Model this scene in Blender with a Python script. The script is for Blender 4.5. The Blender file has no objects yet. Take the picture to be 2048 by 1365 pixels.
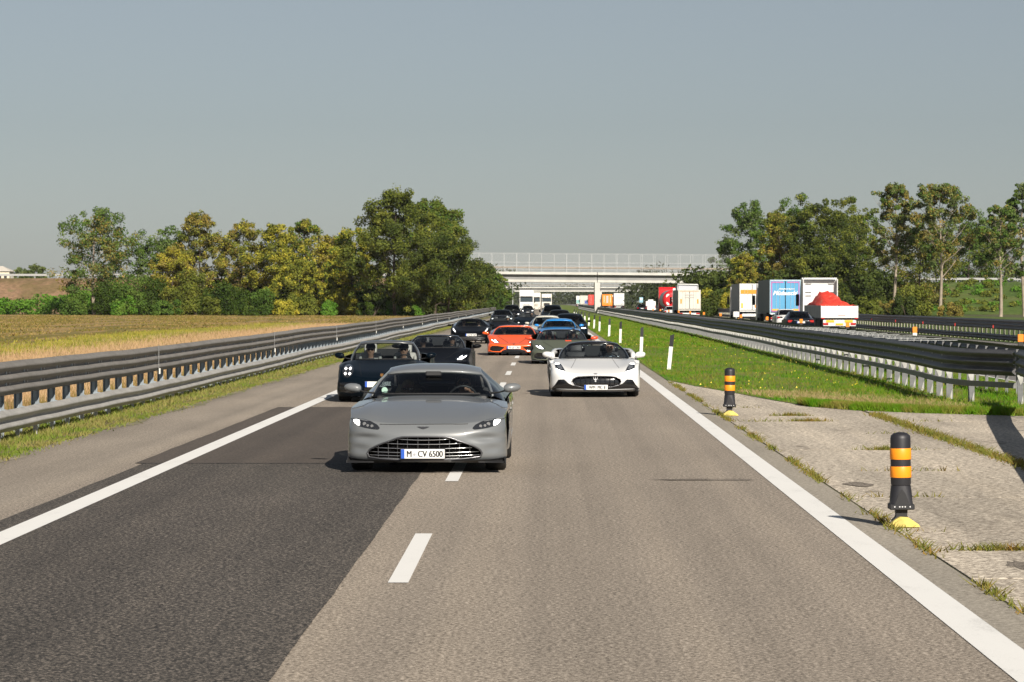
import bpy, bmesh, math, random
import numpy as np
from mathutils import Vector, Matrix, Euler
from mathutils.bvhtree import BVHTree

# ------------------------------------------------------------------ camera, sky, sun, exposure
SC = bpy.context.scene
COL = SC.collection
FPX, HPX, VPX, HCAM = 5825.0, 603.0, 1093.0, 2.06      # focal length in photo pixels, horizon row, vanishing column, camera height
cam_data = bpy.data.cameras.new('camera')
cam = bpy.data.objects.new('camera', cam_data)
COL.objects.link(cam)
cam.location = (0, 0, HCAM)
cam.rotation_euler = (math.radians(90), 0, 0)
cam_data.sensor_width = 36.0
cam_data.lens = 36.0 * FPX / 2048.0
cam_data.shift_x = -(VPX - 1024.0) / 2048.0
cam_data.shift_y = -(682.5 - HPX) / 2048.0
cam_data.clip_start = 0.5
cam_data.clip_end = 12000.0
cam_data.dof.use_dof = True
cam_data.dof.focus_distance = 40.0
cam_data.dof.aperture_fstop = 14.0
SC.camera = cam

SUN_EL, SUN_AZ = math.radians(32.0), math.atan2(0.48, -1.3)     # azimuth from +Y towards +X: low behind the camera, to its right
SUN_DIR = Vector((math.sin(SUN_AZ) * math.cos(SUN_EL), math.cos(SUN_AZ) * math.cos(SUN_EL), math.sin(SUN_EL)))
world = bpy.data.worlds.new('World')
SC.world = world
world.use_nodes = True
wn, wl = world.node_tree.nodes, world.node_tree.links
for n in list(wn): wn.remove(n)
w_out = wn.new('ShaderNodeOutputWorld')
w_bg = wn.new('ShaderNodeBackground')
w_sky = wn.new('ShaderNodeTexSky')
w_sky.sky_type = 'NISHITA'
w_sky.sun_disc = False
w_sky.sun_elevation = SUN_EL
w_sky.sun_rotation = SUN_AZ
w_sky.altitude = 60.0
w_sky.air_density = 1.0
w_sky.dust_density = 0.45
w_sky.ozone_density = 3.0
w_hsv = wn.new('ShaderNodeHueSaturation')
w_hsv.inputs['Saturation'].default_value = 0.45
w_bg.inputs['Strength'].default_value = 0.05
wl.new(w_sky.outputs['Color'], w_hsv.inputs['Color'])
w_tint = wn.new('ShaderNodeMix'); w_tint.data_type = 'RGBA'; w_tint.blend_type = 'MULTIPLY'
w_tint.inputs['Factor'].default_value = 1.0
w_tint.inputs['B'].default_value = (0.735, 0.765, 0.79, 1)          # hazy, slightly cool white balance of the whole sky
wl.new(w_hsv.outputs['Color'], w_tint.inputs['A'])
wl.new(w_tint.outputs['Result'], w_bg.inputs['Color'])
wl.new(w_bg.outputs['Background'], w_out.inputs['Surface'])

sun_data = bpy.data.lights.new('sun', 'SUN')
sun_data.energy = 5.0
sun_data.angle = math.radians(0.53)
sun_data.color = (1.0, 0.925, 0.82)
sun = bpy.data.objects.new('sun', sun_data)
COL.objects.link(sun)
sun.rotation_euler = SUN_DIR.to_track_quat('Z', 'Y').to_euler()
sun.location = (20, -20, 40)

SC.view_settings.view_transform = 'Standard'
SC.view_settings.look = 'None'
SC.view_settings.exposure = 0.5
SC.view_settings.gamma = 1.0
SC.view_settings.use_curve_mapping = False
SC.render.engine = 'CYCLES'
SC.cycles.use_denoising = True
SC.cycles.max_bounces = 8
SC.cycles.transparent_max_bounces = 24
SC.cycles.volume_bounces = 0
SC.cycles.sample_clamp_indirect = 6.0

# ------------------------------------------------------------------ helpers
random.seed(7)
RNG = np.random.default_rng(11)

def at(px, py, Y):
    """point seen at photo pixel (px, py) when it stands Y metres down the road"""
    return Vector(((px - VPX) / FPX * Y, Y, HCAM - (py - HPX) / FPX * Y))

def link(o, parent=None):
    COL.objects.link(o)
    if parent is not None: o.parent = parent
    return o

def tag(o, label=None, cat=None, group=None, kind=None):
    if label: o['label'] = label
    if cat: o['category'] = cat
    if group: o['group'] = group
    if kind: o['kind'] = kind
    return o

def empty(name, loc=(0, 0, 0), rz=0.0, label=None, cat=None, group=None):
    o = bpy.data.objects.new(name, None)
    o.empty_display_size = 0.2
    o.location = loc
    o.rotation_euler = (0, 0, rz)
    link(o)
    return tag(o, label, cat, group)

def copy_tree(o, parent=None):
    c = o.copy()
    COL.objects.link(c)
    c.parent = parent
    for ch in list(o.children): copy_tree(ch, c)
    return c

def shade(me, on=True):
    if on and len(me.polygons):
        me.polygons.foreach_set('use_smooth', np.ones(len(me.polygons), dtype=bool))

def mesh_obj(name, V, F, mat, parent=None, smooth=False, midx=None, auto=None):
    me = bpy.data.meshes.new(name)
    me.from_pydata([tuple(v) for v in V], [], [tuple(f) for f in F])
    mats = mat if isinstance(mat, (list, tuple)) else [mat]
    for m in mats:
        if m is not None: me.materials.append(m)
    if midx is not None: me.polygons.foreach_set('material_index', np.array(midx, dtype=np.int32))
    if smooth: shade(me)
    if auto is not None: 
        shade(me)
        me.set_sharp_from_angle(angle=math.radians(auto))
    me.update()
    o = bpy.data.objects.new(name, me)
    return link(o, parent)

def quads_obj(name, P, mat, parent=None, n=4):
    """P: (N, n, 3) loose polygons"""
    P = np.asarray(P, dtype=np.float32)
    N = len(P)
    me = bpy.data.meshes.new(name)
    me.vertices.add(N * n); me.loops.add(N * n); me.polygons.add(N)
    me.vertices.foreach_set('co', P.reshape(-1))
    me.loops.foreach_set('vertex_index', np.arange(N * n, dtype=np.int32))
    me.polygons.foreach_set('loop_start', np.arange(0, N * n, n, dtype=np.int32))
    me.polygons.foreach_set('loop_total', np.full(N, n, dtype=np.int32))
    me.materials.append(mat)
    me.update(calc_edges=True)
    o = bpy.data.objects.new(name, me)
    return link(o, parent)

class MB:
    """collects simple solids; build() links them as ONE mesh object"""
    def __init__(self): self.V, self.F, self.M = [], [], []
    def add(self, V, F, m=0):
        b = len(self.V)
        self.V.extend([Vector(v) for v in V])
        self.F.extend([tuple(i + b for i in f) for f in F])
        self.M.extend([m] * len(F))
        return self
    def box(self, c, s, ch=0.0, rot=None, m=0):
        hx, hy, hz = s[0] / 2, s[1] / 2, s[2] / 2
        if ch <= 0:
            V = [Vector((x, y, z)) for x in (-hx, hx) for y in (-hy, hy) for z in (-hz, hz)]
            F = [(0, 1, 3, 2), (4, 6, 7, 5), (0, 4, 5, 1), (2, 3, 7, 6), (0, 2, 6, 4), (1, 5, 7, 3)]
        else:
            ch = min(ch, hx * .98, hy * .98, hz * .98)
            bm = bmesh.new(); bmesh.ops.create_cube(bm, size=1.0)
            for v in bm.verts: v.co = Vector((v.co.x * s[0], v.co.y * s[1], v.co.z * s[2]))
            bmesh.ops.bevel(bm, geom=list(bm.edges), offset=ch, segments=2 if ch > .02 else 1, profile=0.5, affect='EDGES')
            bm.verts.index_update()
            V = [v.co.copy() for v in bm.verts]; F = [tuple(v.index for v in f.verts) for f in bm.faces]; bm.free()
        R = rot.to_matrix() if isinstance(rot, Euler) else (rot or Matrix.Identity(3))
        return self.add([R @ v + Vector(c) for v in V], F, m)
    def tube(self, pts, r, n=8, cap=True, m=0, flat=1.0):
        pts = [Vector(p) for p in pts]
        rs = r if isinstance(r, (list, tuple)) else [r] * len(pts)
        V, F = [], []
        up0 = None
        for i, p in enumerate(pts):
            d = (pts[min(i + 1, len(pts) - 1)] - pts[max(i - 1, 0)])
            d = d.normalized() if d.length > 1e-9 else Vector((0, 0, 1))
            if up0 is None: up0 = Vector((0, 0, 1)) if abs(d.z) < .9 else Vector((0, 1, 0))
            a = d.cross(up0)
            if a.length < 1e-6: a = d.cross(Vector((1, 0, 0)))
            a.normalize(); b = a.cross(d).normalized(); up0 = b
            for k in range(n):
                t = 2 * math.pi * k / n
                V.append(p + (a * math.cos(t) + b * math.sin(t) * flat) * rs[i])
        for i in range(len(pts) - 1):
            for k in range(n):
                F.append((i * n + k, i * n + (k + 1) % n, (i + 1) * n + (k + 1) % n, (i + 1) * n + k))
        if cap:
            F.append(tuple(range(n - 1, -1, -1))); F.append(tuple(range((len(pts) - 1) * n, len(pts) * n)))
        return self.add(V, F, m)
    def lathe(self, prof, n=16, c=(0, 0, 0), axis='z', m=0):
        V, F = [], []
        for (r, z) in prof:
            for k in range(n):
                t = 2 * math.pi * k / n
                if axis == 'z': V.append(Vector((r * math.cos(t), r * math.sin(t), z)))
                elif axis == 'x': V.append(Vector((z, r * math.cos(t), r * math.sin(t))))
                else: V.append(Vector((r * math.cos(t), z, r * math.sin(t))))
        for i in range(len(prof) - 1):
            for k in range(n):
                F.append((i * n + k, i * n + (k + 1) % n, (i + 1) * n + (k + 1) % n, (i + 1) * n + k))
        F.append(tuple(range(n - 1, -1, -1))); F.append(tuple(range((len(prof) - 1) * n, len(prof) * n)))
        return self.add([v + Vector(c) for v in V], F, m)
    def prism(self, poly, a, b, plane='xz', m=0):
        """outline extruded from a to b along the remaining axis"""
        def p(u, v, w): return (u, w, v) if plane == 'xz' else ((u, v, w) if plane == 'xy' else (w, u, v))
        n = len(poly)
        V = [p(u, v, a) for u, v in poly] + [p(u, v, b) for u, v in poly]
        F = [tuple(range(n - 1, -1, -1)), tuple(range(n, 2 * n))]
        F += [(i, (i + 1) % n, n + (i + 1) % n, n + i) for i in range(n)]
        return self.add(V, F, m)
    def ball(self, c, r, seg=12, ring=8, m=0):
        r = r if isinstance(r, (tuple, list)) else (r, r, r)
        V, F = [], []
        for i in range(1, ring):
            t = math.pi * i / ring
            for k in range(seg):
                p = 2 * math.pi * k / seg
                V.append(Vector((r[0] * math.sin(t) * math.cos(p), r[1] * math.sin(t) * math.sin(p), r[2] * math.cos(t))) + Vector(c))
        for i in range(ring - 2):
            for k in range(seg):
                F.append((i * seg + k, (i + 1) * seg + k, (i + 1) * seg + (k + 1) % seg, i * seg + (k + 1) % seg))
        V.append(Vector(c) + Vector((0, 0, r[2]))); V.append(Vector(c) - Vector((0, 0, r[2])))
        a, b = len(V) - 2, len(V) - 1
        for k in range(seg):
            F.append((a, k, (k + 1) % seg)); F.append((b, (ring - 2) * seg + (k + 1) % seg, (ring - 2) * seg + k))
        return self.add(V, F, m)
    def build(self, name, mat, parent=None, smooth=False, auto=None):
        return mesh_obj(name, self.V, self.F, mat, parent, smooth, self.M if isinstance(mat, (list, tuple)) else None, auto)

def sheet(name, x0, x1, y0, y1, z, mat, parent=None, nx=1, ny=1):
    V = [(x0 + (x1 - x0) * i / nx, y0 + (y1 - y0) * j / ny, z) for j in range(ny + 1) for i in range(nx + 1)]
    F = [(j * (nx + 1) + i, j * (nx + 1) + i + 1, (j + 1) * (nx + 1) + i + 1, (j + 1) * (nx + 1) + i) for j in range(ny) for i in range(nx)]
    return mesh_obj(name, V, F, mat, parent)

# ------------------------------------------------------------------ materials
MATS = {}
def new_mat(name):
    m = bpy.data.materials.new(name); m.use_nodes = True
    nt = m.node_tree
    for n in list(nt.nodes):
        if n.type not in ('OUTPUT_MATERIAL', 'BSDF_PRINCIPLED'): nt.nodes.remove(n)
    return m, nt, nt.nodes['Principled BSDF']

def plain(name, col, rough=0.5, metal=0.0, coat=0.0, spec=0.5, emit=None, es=0.0, noise=0.0, nscale=6.0):
    if name in MATS: return MATS[name]
    m, nt, b = new_mat(name)
    b.inputs['Base Color'].default_value = (*col, 1)
    b.inputs['Roughness'].default_value = rough
    b.inputs['Metallic'].default_value = metal
    b.inputs['Coat Weight'].default_value = coat
    b.inputs['Coat Roughness'].default_value = 0.04
    b.inputs['Specular IOR Level'].default_value = spec
    if emit: 
        b.inputs['Emission Color'].default_value = (*emit, 1); b.inputs['Emission Strength'].default_value = es
    if noise > 0:
        tc = nt.nodes.new('ShaderNodeTexCoord')
        nz = nt.nodes.new('ShaderNodeTexNoise'); nz.inputs['Scale'].default_value = nscale; nz.inputs['Detail'].default_value = 6
        mx = nt.nodes.new('ShaderNodeMix'); mx.data_type = 'RGBA'; mx.blend_type = 'MULTIPLY'
        mr = nt.nodes.new('ShaderNodeMapRange')
        mr.inputs['From Min'].default_value = .3; mr.inputs['From Max'].default_value = .7
        mr.inputs['To Min'].default_value = 1 - noise; mr.inputs['To Max'].default_value = 1 + noise * .5
        nt.links.new(tc.outputs['Object'], nz.inputs['Vector'])
        nt.links.new(nz.outputs['Fac'], mr.inputs['Value'])
        mx.inputs['Factor'].default_value = 1
        mx.inputs['A'].default_value = (*col, 1)
        nt.links.new(mr.outputs['Result'], mx.inputs['B'])
        nt.links.new(mx.outputs['Result'], b.inputs['Base Color'])
    MATS[name] = m
    return m

def nodes_noise(nt, vec, scale, detail=4, rough=.6, dist=0):
    n = nt.nodes.new('ShaderNodeTexNoise')
    n.inputs['Scale'].default_value = scale; n.inputs['Detail'].default_value = detail
    n.inputs['Roughness'].default_value = rough; n.inputs['Distortion'].default_value = dist
    if vec is not None: nt.links.new(vec, n.inputs['Vector'])
    return n.outputs['Fac']

def nodes_ramp(nt, fac, stops, interp='LINEAR'):
    r = nt.nodes.new('ShaderNodeValToRGB'); r.color_ramp.interpolation = interp
    e = r.color_ramp.elements
    while len(e) < len(stops): e.new(0.5)
    for el, (p, c) in zip(e, stops):
        el.position = p; el.color = (*c, 1) if len(c) == 3 else c
    nt.links.new(fac, r.inputs['Fac'])
    return r.outputs['Color']

def nodes_mix(nt, fac, a, b, blend='MIX'):
    mx = nt.nodes.new('ShaderNodeMix'); mx.data_type = 'RGBA'; mx.blend_type = blend
    for sock, v in (('Factor', fac), ('A', a), ('B', b)):
        if isinstance(v, (int, float)): mx.inputs[sock].default_value = v
        elif isinstance(v, tuple): mx.inputs[sock].default_value = (*v, 1) if len(v) == 3 else v
        else: nt.links.new(v, mx.inputs[sock])
    return mx.outputs['Result']

def nodes_pos(nt, scale=(1, 1, 1)):
    g = nt.nodes.new('ShaderNodeNewGeometry')
    mp = nt.nodes.new('ShaderNodeMapping')
    mp.inputs['Scale'].default_value = scale
    nt.links.new(g.outputs['Position'], mp.inputs['Vector'])
    return mp.outputs['Vector']

def nodes_bump(nt, h, bsdf, strength=.3, dist=.01):
    b = nt.nodes.new('ShaderNodeBump'); b.inputs['Strength'].default_value = strength; b.inputs['Distance'].default_value = dist
    nt.links.new(h, b.inputs['Height']); nt.links.new(b.outputs['Normal'], bsdf.inputs['Normal'])

def aggregate(name, dark, mid, light, big=.12, fine=90.0, stripes=None, rough=.85, stain=None):
    """stone-speckled road surface: grain, worn wheel tracks along the road and blotches"""
    m, nt, b = new_mat(name)
    p = nodes_pos(nt)
    g1 = nodes_noise(nt, p, fine, 2, .7)
    g2 = nodes_noise(nt, p, fine * .38, 2, .6)
    vo = nt.nodes.new('ShaderNodeTexVoronoi'); vo.inputs['Scale'].default_value = fine * 1.25
    nt.links.new(p, vo.inputs['Vector'])
    sp = nt.nodes.new('ShaderNodeSeparateColor'); nt.links.new(vo.outputs['Color'], sp.inputs['Color'])
    st = nt.nodes.new('ShaderNodeMapRange'); st.inputs['To Min'].default_value = .36; st.inputs['To Max'].default_value = .64
    nt.links.new(sp.outputs['Red'], st.inputs['Value']); g1 = st.outputs['Result']
    add = nt.nodes.new('ShaderNodeMath'); add.operation = 'ADD'
    nt.links.new(g1, add.inputs[0]); nt.links.new(g2, add.inputs[1])
    half = nt.nodes.new('ShaderNodeMath'); half.operation = 'MULTIPLY'; half.inputs[1].default_value = .5
    nt.links.new(add.outputs[0], half.inputs[0])
    col = nodes_ramp(nt, half.outputs[0], [(.38, dark), (.5, mid), (.62, light)])
    blot = nodes_noise(nt, nodes_pos(nt, (1.0, .22, 1)), .55, 5, .6)
    c2 = nodes_ramp(nt, blot, [(.3, (1 - big,) * 3), (.7, (1 + big,) * 3)])
    col = nodes_mix(nt, 1.0, col, c2, 'MULTIPLY')
    streak = nodes_noise(nt, nodes_pos(nt, (1.7, .012, 1)), 1.0, 3, .5)
    c3 = nodes_ramp(nt, streak, [(.3, (.80, .80, .80)), (.5, (1, 1, 1)), (.7, (1.13, 1.12, 1.10))])
    col = nodes_mix(nt, 1.0, col, c3, 'MULTIPLY')
    if stain is not None:
        s = nodes_noise(nt, nodes_pos(nt, (1.2, .35, 1)), 1.3, 4, .7)
        sc = nodes_ramp(nt, s, [(.60, (0, 0, 0)), (.72, (1, 1, 1))])
        col = nodes_mix(nt, sc, col, stain)
    nt.links.new(col, b.inputs['Base Color'])
    b.inputs['Roughness'].default_value = rough
    b.inputs['Specular IOR Level'].default_value = .35
    nodes_bump(nt, half.outputs[0], b, .18, .006)
    MATS[name] = m
    return m

def mottled(name, cols, scale=2.0, stretch=(1, 1, 1), fine=30.0, rough=.9, bump=0.0):
    m, nt, b = new_mat(name)
    p = nodes_pos(nt, stretch)
    a = nodes_noise(nt, p, scale, 6, .65, .3)
    k = len(cols)
    col = nodes_ramp(nt, a, [(.3 + .4 * i / (k - 1), c) for i, c in enumerate(cols)])
    f = nodes_noise(nt, nodes_pos(nt), fine, 3, .7)
    c2 = nodes_ramp(nt, f, [(.3, (.72, .72, .72)), (.7, (1.25, 1.25, 1.25))])
    col = nodes_mix(nt, 1.0, col, c2, 'MULTIPLY')
    nt.links.new(col, b.inputs['Base Color'])
    b.inputs['Roughness'].default_value = rough
    b.inputs['Specular IOR Level'].default_value = .2
    if bump: nodes_bump(nt, f, b, .6, bump)
    MATS[name] = m
    return m

def leafy(name, cols, scale=.5, trans=.35, rough=.6):
    """leaf or blade material: colour varies from clump to clump, light comes through"""
    if name in MATS: return MATS[name]
    m, nt, b = new_mat(name)
    p = nodes_pos(nt)
    a = nodes_noise(nt, p, scale, 5, .75)
    k = len(cols)
    col = nodes_ramp(nt, a, [(.32 + .36 * i / max(k - 1, 1), c) for i, c in enumerate(cols)])
    nt.links.new(col, b.inputs['Base Color'])
    b.inputs['Roughness'].default_value = rough
    b.inputs['Specular IOR Level'].default_value = .08
    tr = nt.nodes.new('ShaderNodeBsdfTranslucent'); nt.links.new(col, tr.inputs['Color'])
    ms = nt.nodes.new('ShaderNodeMixShader'); ms.inputs[0].default_value = trans
    nt.links.new(b.outputs[0], ms.inputs[1]); nt.links.new(tr.outputs[0], ms.inputs[2])
    nt.links.new(ms.outputs[0], nt.nodes['Material Output'].inputs['Surface'])
    MATS[name] = m
    return m

def glass(name, tint=(.55, .62, .64), refl=.06):
    if name in MATS: return MATS[name]
    m, nt, b = new_mat(name)
    nt.nodes.remove(b)
    tr = nt.nodes.new('ShaderNodeBsdfTransparent'); tr.inputs['Color'].default_value = (*tint, 1)
    gl = nt.nodes.new('ShaderNodeBsdfGlossy'); gl.inputs['Roughness'].default_value = .03
    fr = nt.nodes.new('ShaderNodeFresnel'); fr.inputs['IOR'].default_value = 1.45
    ms = nt.nodes.new('ShaderNodeMixShader')
    nt.links.new(fr.outputs[0], ms.inputs[0]); nt.links.new(tr.outputs[0], ms.inputs[1]); nt.links.new(gl.outputs[0], ms.inputs[2])
    nt.links.new(ms.outputs[0], nt.nodes['Material Output'].inputs['Surface'])
    MATS[name] = m
    return m

def screen_mat(name, col, open_=.7):
    """fine wire netting seen from far: mostly open"""
    m, nt, b = new_mat(name)
    b.inputs['Base Color'].default_value = (*col, 1); b.inputs['Roughness'].default_value = .6
    tr = nt.nodes.new('ShaderNodeBsdfTransparent')
    ms = nt.nodes.new('ShaderNodeMixShader'); ms.inputs[0].default_value = open_
    nt.links.new(b.outputs[0], ms.inputs[1]); nt.links.new(tr.outputs[0], ms.inputs[2])
    nt.links.new(ms.outputs[0], nt.nodes['Material Output'].inputs['Surface'])
    MATS[name] = m
    return m

def paint_marking(name, col, worn=.25):
    m, nt, b = new_mat(name)
    a = nodes_noise(nt, nodes_pos(nt), 55.0, 4, .7)
    c = nodes_noise(nt, nodes_pos(nt, (1, .3, 1)), 3.0, 4, .6)
    mul = nt.nodes.new('ShaderNodeMath'); mul.operation = 'MULTIPLY'
    nt.links.new(a, mul.inputs[0]); nt.links.new(c, mul.inputs[1])
    colr = nodes_ramp(nt, mul.outputs[0], [(.10, tuple(x * (1 - worn) for x in col)), (.2, col), (.5, tuple(min(1, x * 1.03) for x in col))])
    nt.links.new(colr, b.inputs['Base Color']); b.inputs['Roughness'].default_value = .7
    MATS[name] = m
    return m
# ------------------------------------------------------------------ ground, roads, verges
M_ground = mottled('far_ground', [(.06, .075, .03), (.10, .10, .05), (.07, .09, .03)], .02)
M_field = mottled('stubble_field', [(.26, .165, .065), (.22, .155, .04), (.14, .125, .025), (.34, .22, .10), (.155, .14, .03), (.29, .185, .075)], .11, (1.0, .16, 1), 5.0)
M_asph = aggregate('asphalt_light', (.085, .070, .055), (.245, .207, .165), (.50, .43, .355), .10, 85.0)
M_asph_sh = aggregate('asphalt_shoulder', (.12, .10, .08), (.26, .222, .178), (.46, .40, .33), .16, 85.0)
M_asph_dark = aggregate('asphalt_dark', (.010, .009, .008), (.042, .037, .032), (.25, .215, .18), .22, 85.0)
M_asph_patch = aggregate('asphalt_patch', (.040, .033, .028), (.078, .064, .053), (.135, .112, .092), .16, 90.0)
M_asph_far = aggregate('asphalt_grey', (.09, .085, .08), (.16, .15, .14), (.24, .225, .21), .10, 30.0)
M_gutter = aggregate('gutter_strip', (.18, .16, .13), (.28, .25, .205), (.40, .36, .3), .15, 60.0)
M_conc = aggregate('exposed_concrete', (.15, .125, .10), (.41, .355, .285), (.74, .66, .54), .24, 40.0, stain=(.2, .17, .135))
M_white = paint_marking('white_marking', (.74, .73, .70))
M_verge = mottled('verge_soil', [(.07, .10, .025), (.12, .13, .04), (.19, .15, .08), (.09, .13, .03)], 1.2, (1, .5, 1), 25.0)
M_sand = mottled('sandy_edge', [(.30, .26, .20), (.24, .21, .15), (.15, .15, .08), (.30, .27, .21)], 1.4, (1, .4, 1), 30.0)
M_bank = mottled('bank_soil', [(.21, .12, .075), (.15, .11, .05), (.25, .155, .095), (.09, .11, .035)], .12, (1, 1, 1.5), 1.5)
M_bankg = mottled('bank_grass', [(.045, .085, .015), (.08, .12, .025), (.14, .125, .05)], .12, (1, 1, 1.5), 1.5)
M_soil = mottled('joint_soil', [(.12, .10, .07), (.09, .09, .04), (.17, .14, .1)], 3.0, (1, 1, 1), 40.0)

def structure(o): o['kind'] = 'structure'; return o

structure(sheet('ground', -4000, 4000, -60, 9000, -.06, M_ground))
structure(sheet('field', -420, -9.0, 10, 452, -.02, M_field))
road = structure(sheet('road', -5.30, 2.82, -30, 2600, .0, M_asph))
structure(sheet('hard_shoulder', -7.25, -5.30, -30, 2600, .0, M_asph_sh))
patches = []
# newer dark resurfacing laid in the slow lane, and a smoother patch after it
for nm, x0, x1, y0, y1, z, m in (('asphalt_patch', -5.12, -1.50, -28, 36.96, .004, M_asph_dark), ('asphalt_patch', -5.22, -1.46, 36.94, 56.6, .006, M_asph_patch)):
    patches.append((nm, x0, x1, y0, y1, z, m))
# thin tar seams across the slow lane where the patches meet
structure(sheet('tar_seam', -5.15, -1.5, 36.90, 36.96, .0075, plain('tar', (.02, .018, .016), .6)))
structure(sheet('edge_line', -4.86, -4.60, -28, 1500, .009, M_white))
structure(sheet('edge_line', 2.545, 2.815, -28, 1500, .005, M_white))
y = 21.28 - 36
while y < 700:
    o = sheet('lane_dash', -1.16, -1.01, y, y + 4.5, .005, M_white, road)
    y += 12.0
structure(sheet('gutter', 2.82, 3.13, -28, 1500, .002, M_gutter))
# sandy edge and grassy verge along the shoulder
def wavy_strip(name, xa, xb, y0, y1, step, z, mat, wa=0, wb=0, seed=0):
    r = random.Random(seed); V, F = [], []
    n = max(1, round((y1 - y0) / step)); step = (y1 - y0) / n
    pa = pb = 0
    for i in range(n + 1):
        pa = .6 * pa + r.gauss(0, wa) * .8; pb = .6 * pb + r.gauss(0, wb) * .8
        yy = y0 + step * i
        V += [(xa + pa, yy, z), (xb + pb, yy, z)]
        if i: F.append((2 * i - 2, 2 * i - 1, 2 * i + 1, 2 * i))
    return structure(mesh_obj(name, V, F, mat))
for q_, (nm, x0, x1, y0, y1, z, m) in enumerate(patches): wavy_strip(nm, x0, x1, y0, y1, .5, z, m, .005, .006, 30 + q_)
wavy_strip('sandy_edge', -7.55, -6.92, 20, 600, .8, .004, M_sand, .0, .09, 3)
wavy_strip('verge', -9.2, -7.22, 20, 640, .7, .010, M_verge, 0, .06, 4)

# median: grass beyond a curved edge, slabs of exposed concrete on this side of it
edge = [(3.13, 76.0), (3.6, 70.5), (4.2, 65.4), (4.7, 60.5), (5.1, 57.2), (5.8, 55.2), (6.7, 54.0), (8.4, 52.5), (9.6, 51.8)]
V = [(x, yy, .010) for x, yy in edge] + [(12.0, 51.5, .010), (12.0, 1500, .010), (3.13, 1500, .010)]
M_med = mottled('median_turf', [(.05, .12, .008), (.075, .16, .010), (.17, .16, .045), (.065, .14, .008)], .8, (1, .4, 1), 25.0)
structure(mesh_obj('median_ground', V, [tuple(range(len(V)))], M_med))
structure(sheet('median_subsoil', 3.13, 12.0, -28, 78, -.005, M_soil))
apron = structure(bpy.data.objects.new('concrete_apron', None)); link(apron)
r = random.Random(5)
rows = [-20, -8, 4, 10, 14.2, 18.0, 21.6, 24.05, 26.0, 30.6, 35.3, 40.3, 45.2, 49.8, 56.2, 64.0, 76.5]
for (xa, xb) in ((3.15, 5.915), (5.965, 8.9), (8.94, 11.9)):
    for i in range(len(rows) - 1):
        if xa > 5 and rows[i] > 52: continue
        if xa > 8 and rows[i] > 48: continue
        g = .010
        x0, x1, y0, y1 = xa + r.uniform(0, .012), xb - r.uniform(0, .012), rows[i] + g, rows[i + 1] - g
        mb = MB(); z = r.uniform(.0, .006)
        mb.box(((x0 + x1) / 2, (y0 + y1) / 2, z - .06), (x1 - x0, y1 - y0, .12))
        mb.build('concrete_slab', M_conc, apron)

# the other carriageway
structure(sheet('far_road', 11.6, 22.9, -20, 2600, .002, M_asph_far))
structure(sheet('far_edge_line', 11.9, 12.1, -20, 1200, .008, M_white))
structure(sheet('far_edge_line', 21.6, 21.85, -20, 1200, .008, M_white))
fr = structure(bpy.data.objects.new('far_lane_lines', None)); link(fr)
for X in (15.3, 18.5):
    for k in range(8, 45):
        sheet('lane_dash', X - .07, X + .07, 4 + 12 * k, 8.5 + 12 * k, .008, M_white, fr)
structure(sheet('far_verge', 22.9, 60, 40, 640, -.01, M_bankg))

# stains on the asphalt and the slabs
def blot(name, cx, cy, rx, ry, z, mat, seed):
    r = random.Random(seed); n = 22
    V = [(cx + rx * math.cos(6.283 * k / n) * r.uniform(.6, 1.1), cy + ry * math.sin(6.283 * k / n) * r.uniform(.6, 1.1), z) for k in range(n)]
    structure(mesh_obj(name, V, [tuple(range(n))], mat))
M_oil = aggregate('oil_stain', (.06, .05, .04), (.165, .14, .112), (.34, .29, .24), .2, 85.0)
blot('oil_stain', 1.95, 33.6, .55, .22, .004, M_oil, 4)
blot('oil_stain', 1.55, 33.55, .35, .10, .008, M_oil, 5)
blot('slab_stain', 3.50, 32.7, .17, .45, .0075, M_oil, 6)
blot('slab_stain', 3.72, 22.6, .14, .5, .0075, M_oil, 7)
# ------------------------------------------------------------------ crash barriers
def galv(name, col, rough=.5, metal=.55, streak=.25):
    m, nt, b = new_mat(name)
    a = nodes_noise(nt, nodes_pos(nt, (1, .6, 3)), 2.2, 6, .7)
    f = nodes_noise(nt, nodes_pos(nt, (8, 8, 1)), 3.0, 4, .6)
    c = nodes_ramp(nt, a, [(.3, tuple(x * (1 - streak) for x in col)), (.55, col), (.75, tuple(min(1, x * (1 + streak * .6)) for x in col))])
    c = nodes_mix(nt, 1.0, c, nodes_ramp(nt, f, [(.3, (.82, .8, .78)), (.7, (1.08, 1.08, 1.08))]), 'MULTIPLY')
    nt.links.new(c, b.inputs['Base Color'])
    b.inputs['Metallic'].default_value = metal
    b.inputs['Roughness'].default_value = rough
    MATS[name] = m
    return m
M_rail = galv('galvanised_rail', (.225, .212, .195), .65, .15)
M_rail_low = galv('galvanised_low_rail', (.42, .41, .385), .6, .15)
M_post = galv('galvanised_post', (.33, .38, .42), .5, .4)
M_rail_dark = galv('weathered_rail', (.11, .11, .115), .55, .3, .35)
M_plate = galv('zinc_plate', (.22, .225, .225), .6, .2)
M_boxrail = galv('box_rail', (.21, .21, .205), .6, .2)
M_refl_w = plain('white_reflector', (.75, .74, .68), .4)
M_refl_o = plain('orange_reflector', (.85, .24, .02), .4)
M_refl_r = plain('red_reflector', (.45, .03, .02), .4)
M_matte0 = plain('reflector_foot', (.02, .02, .02), .6)
M_bolt = plain('bolt', (.5, .5, .5), .4, .6)

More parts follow.
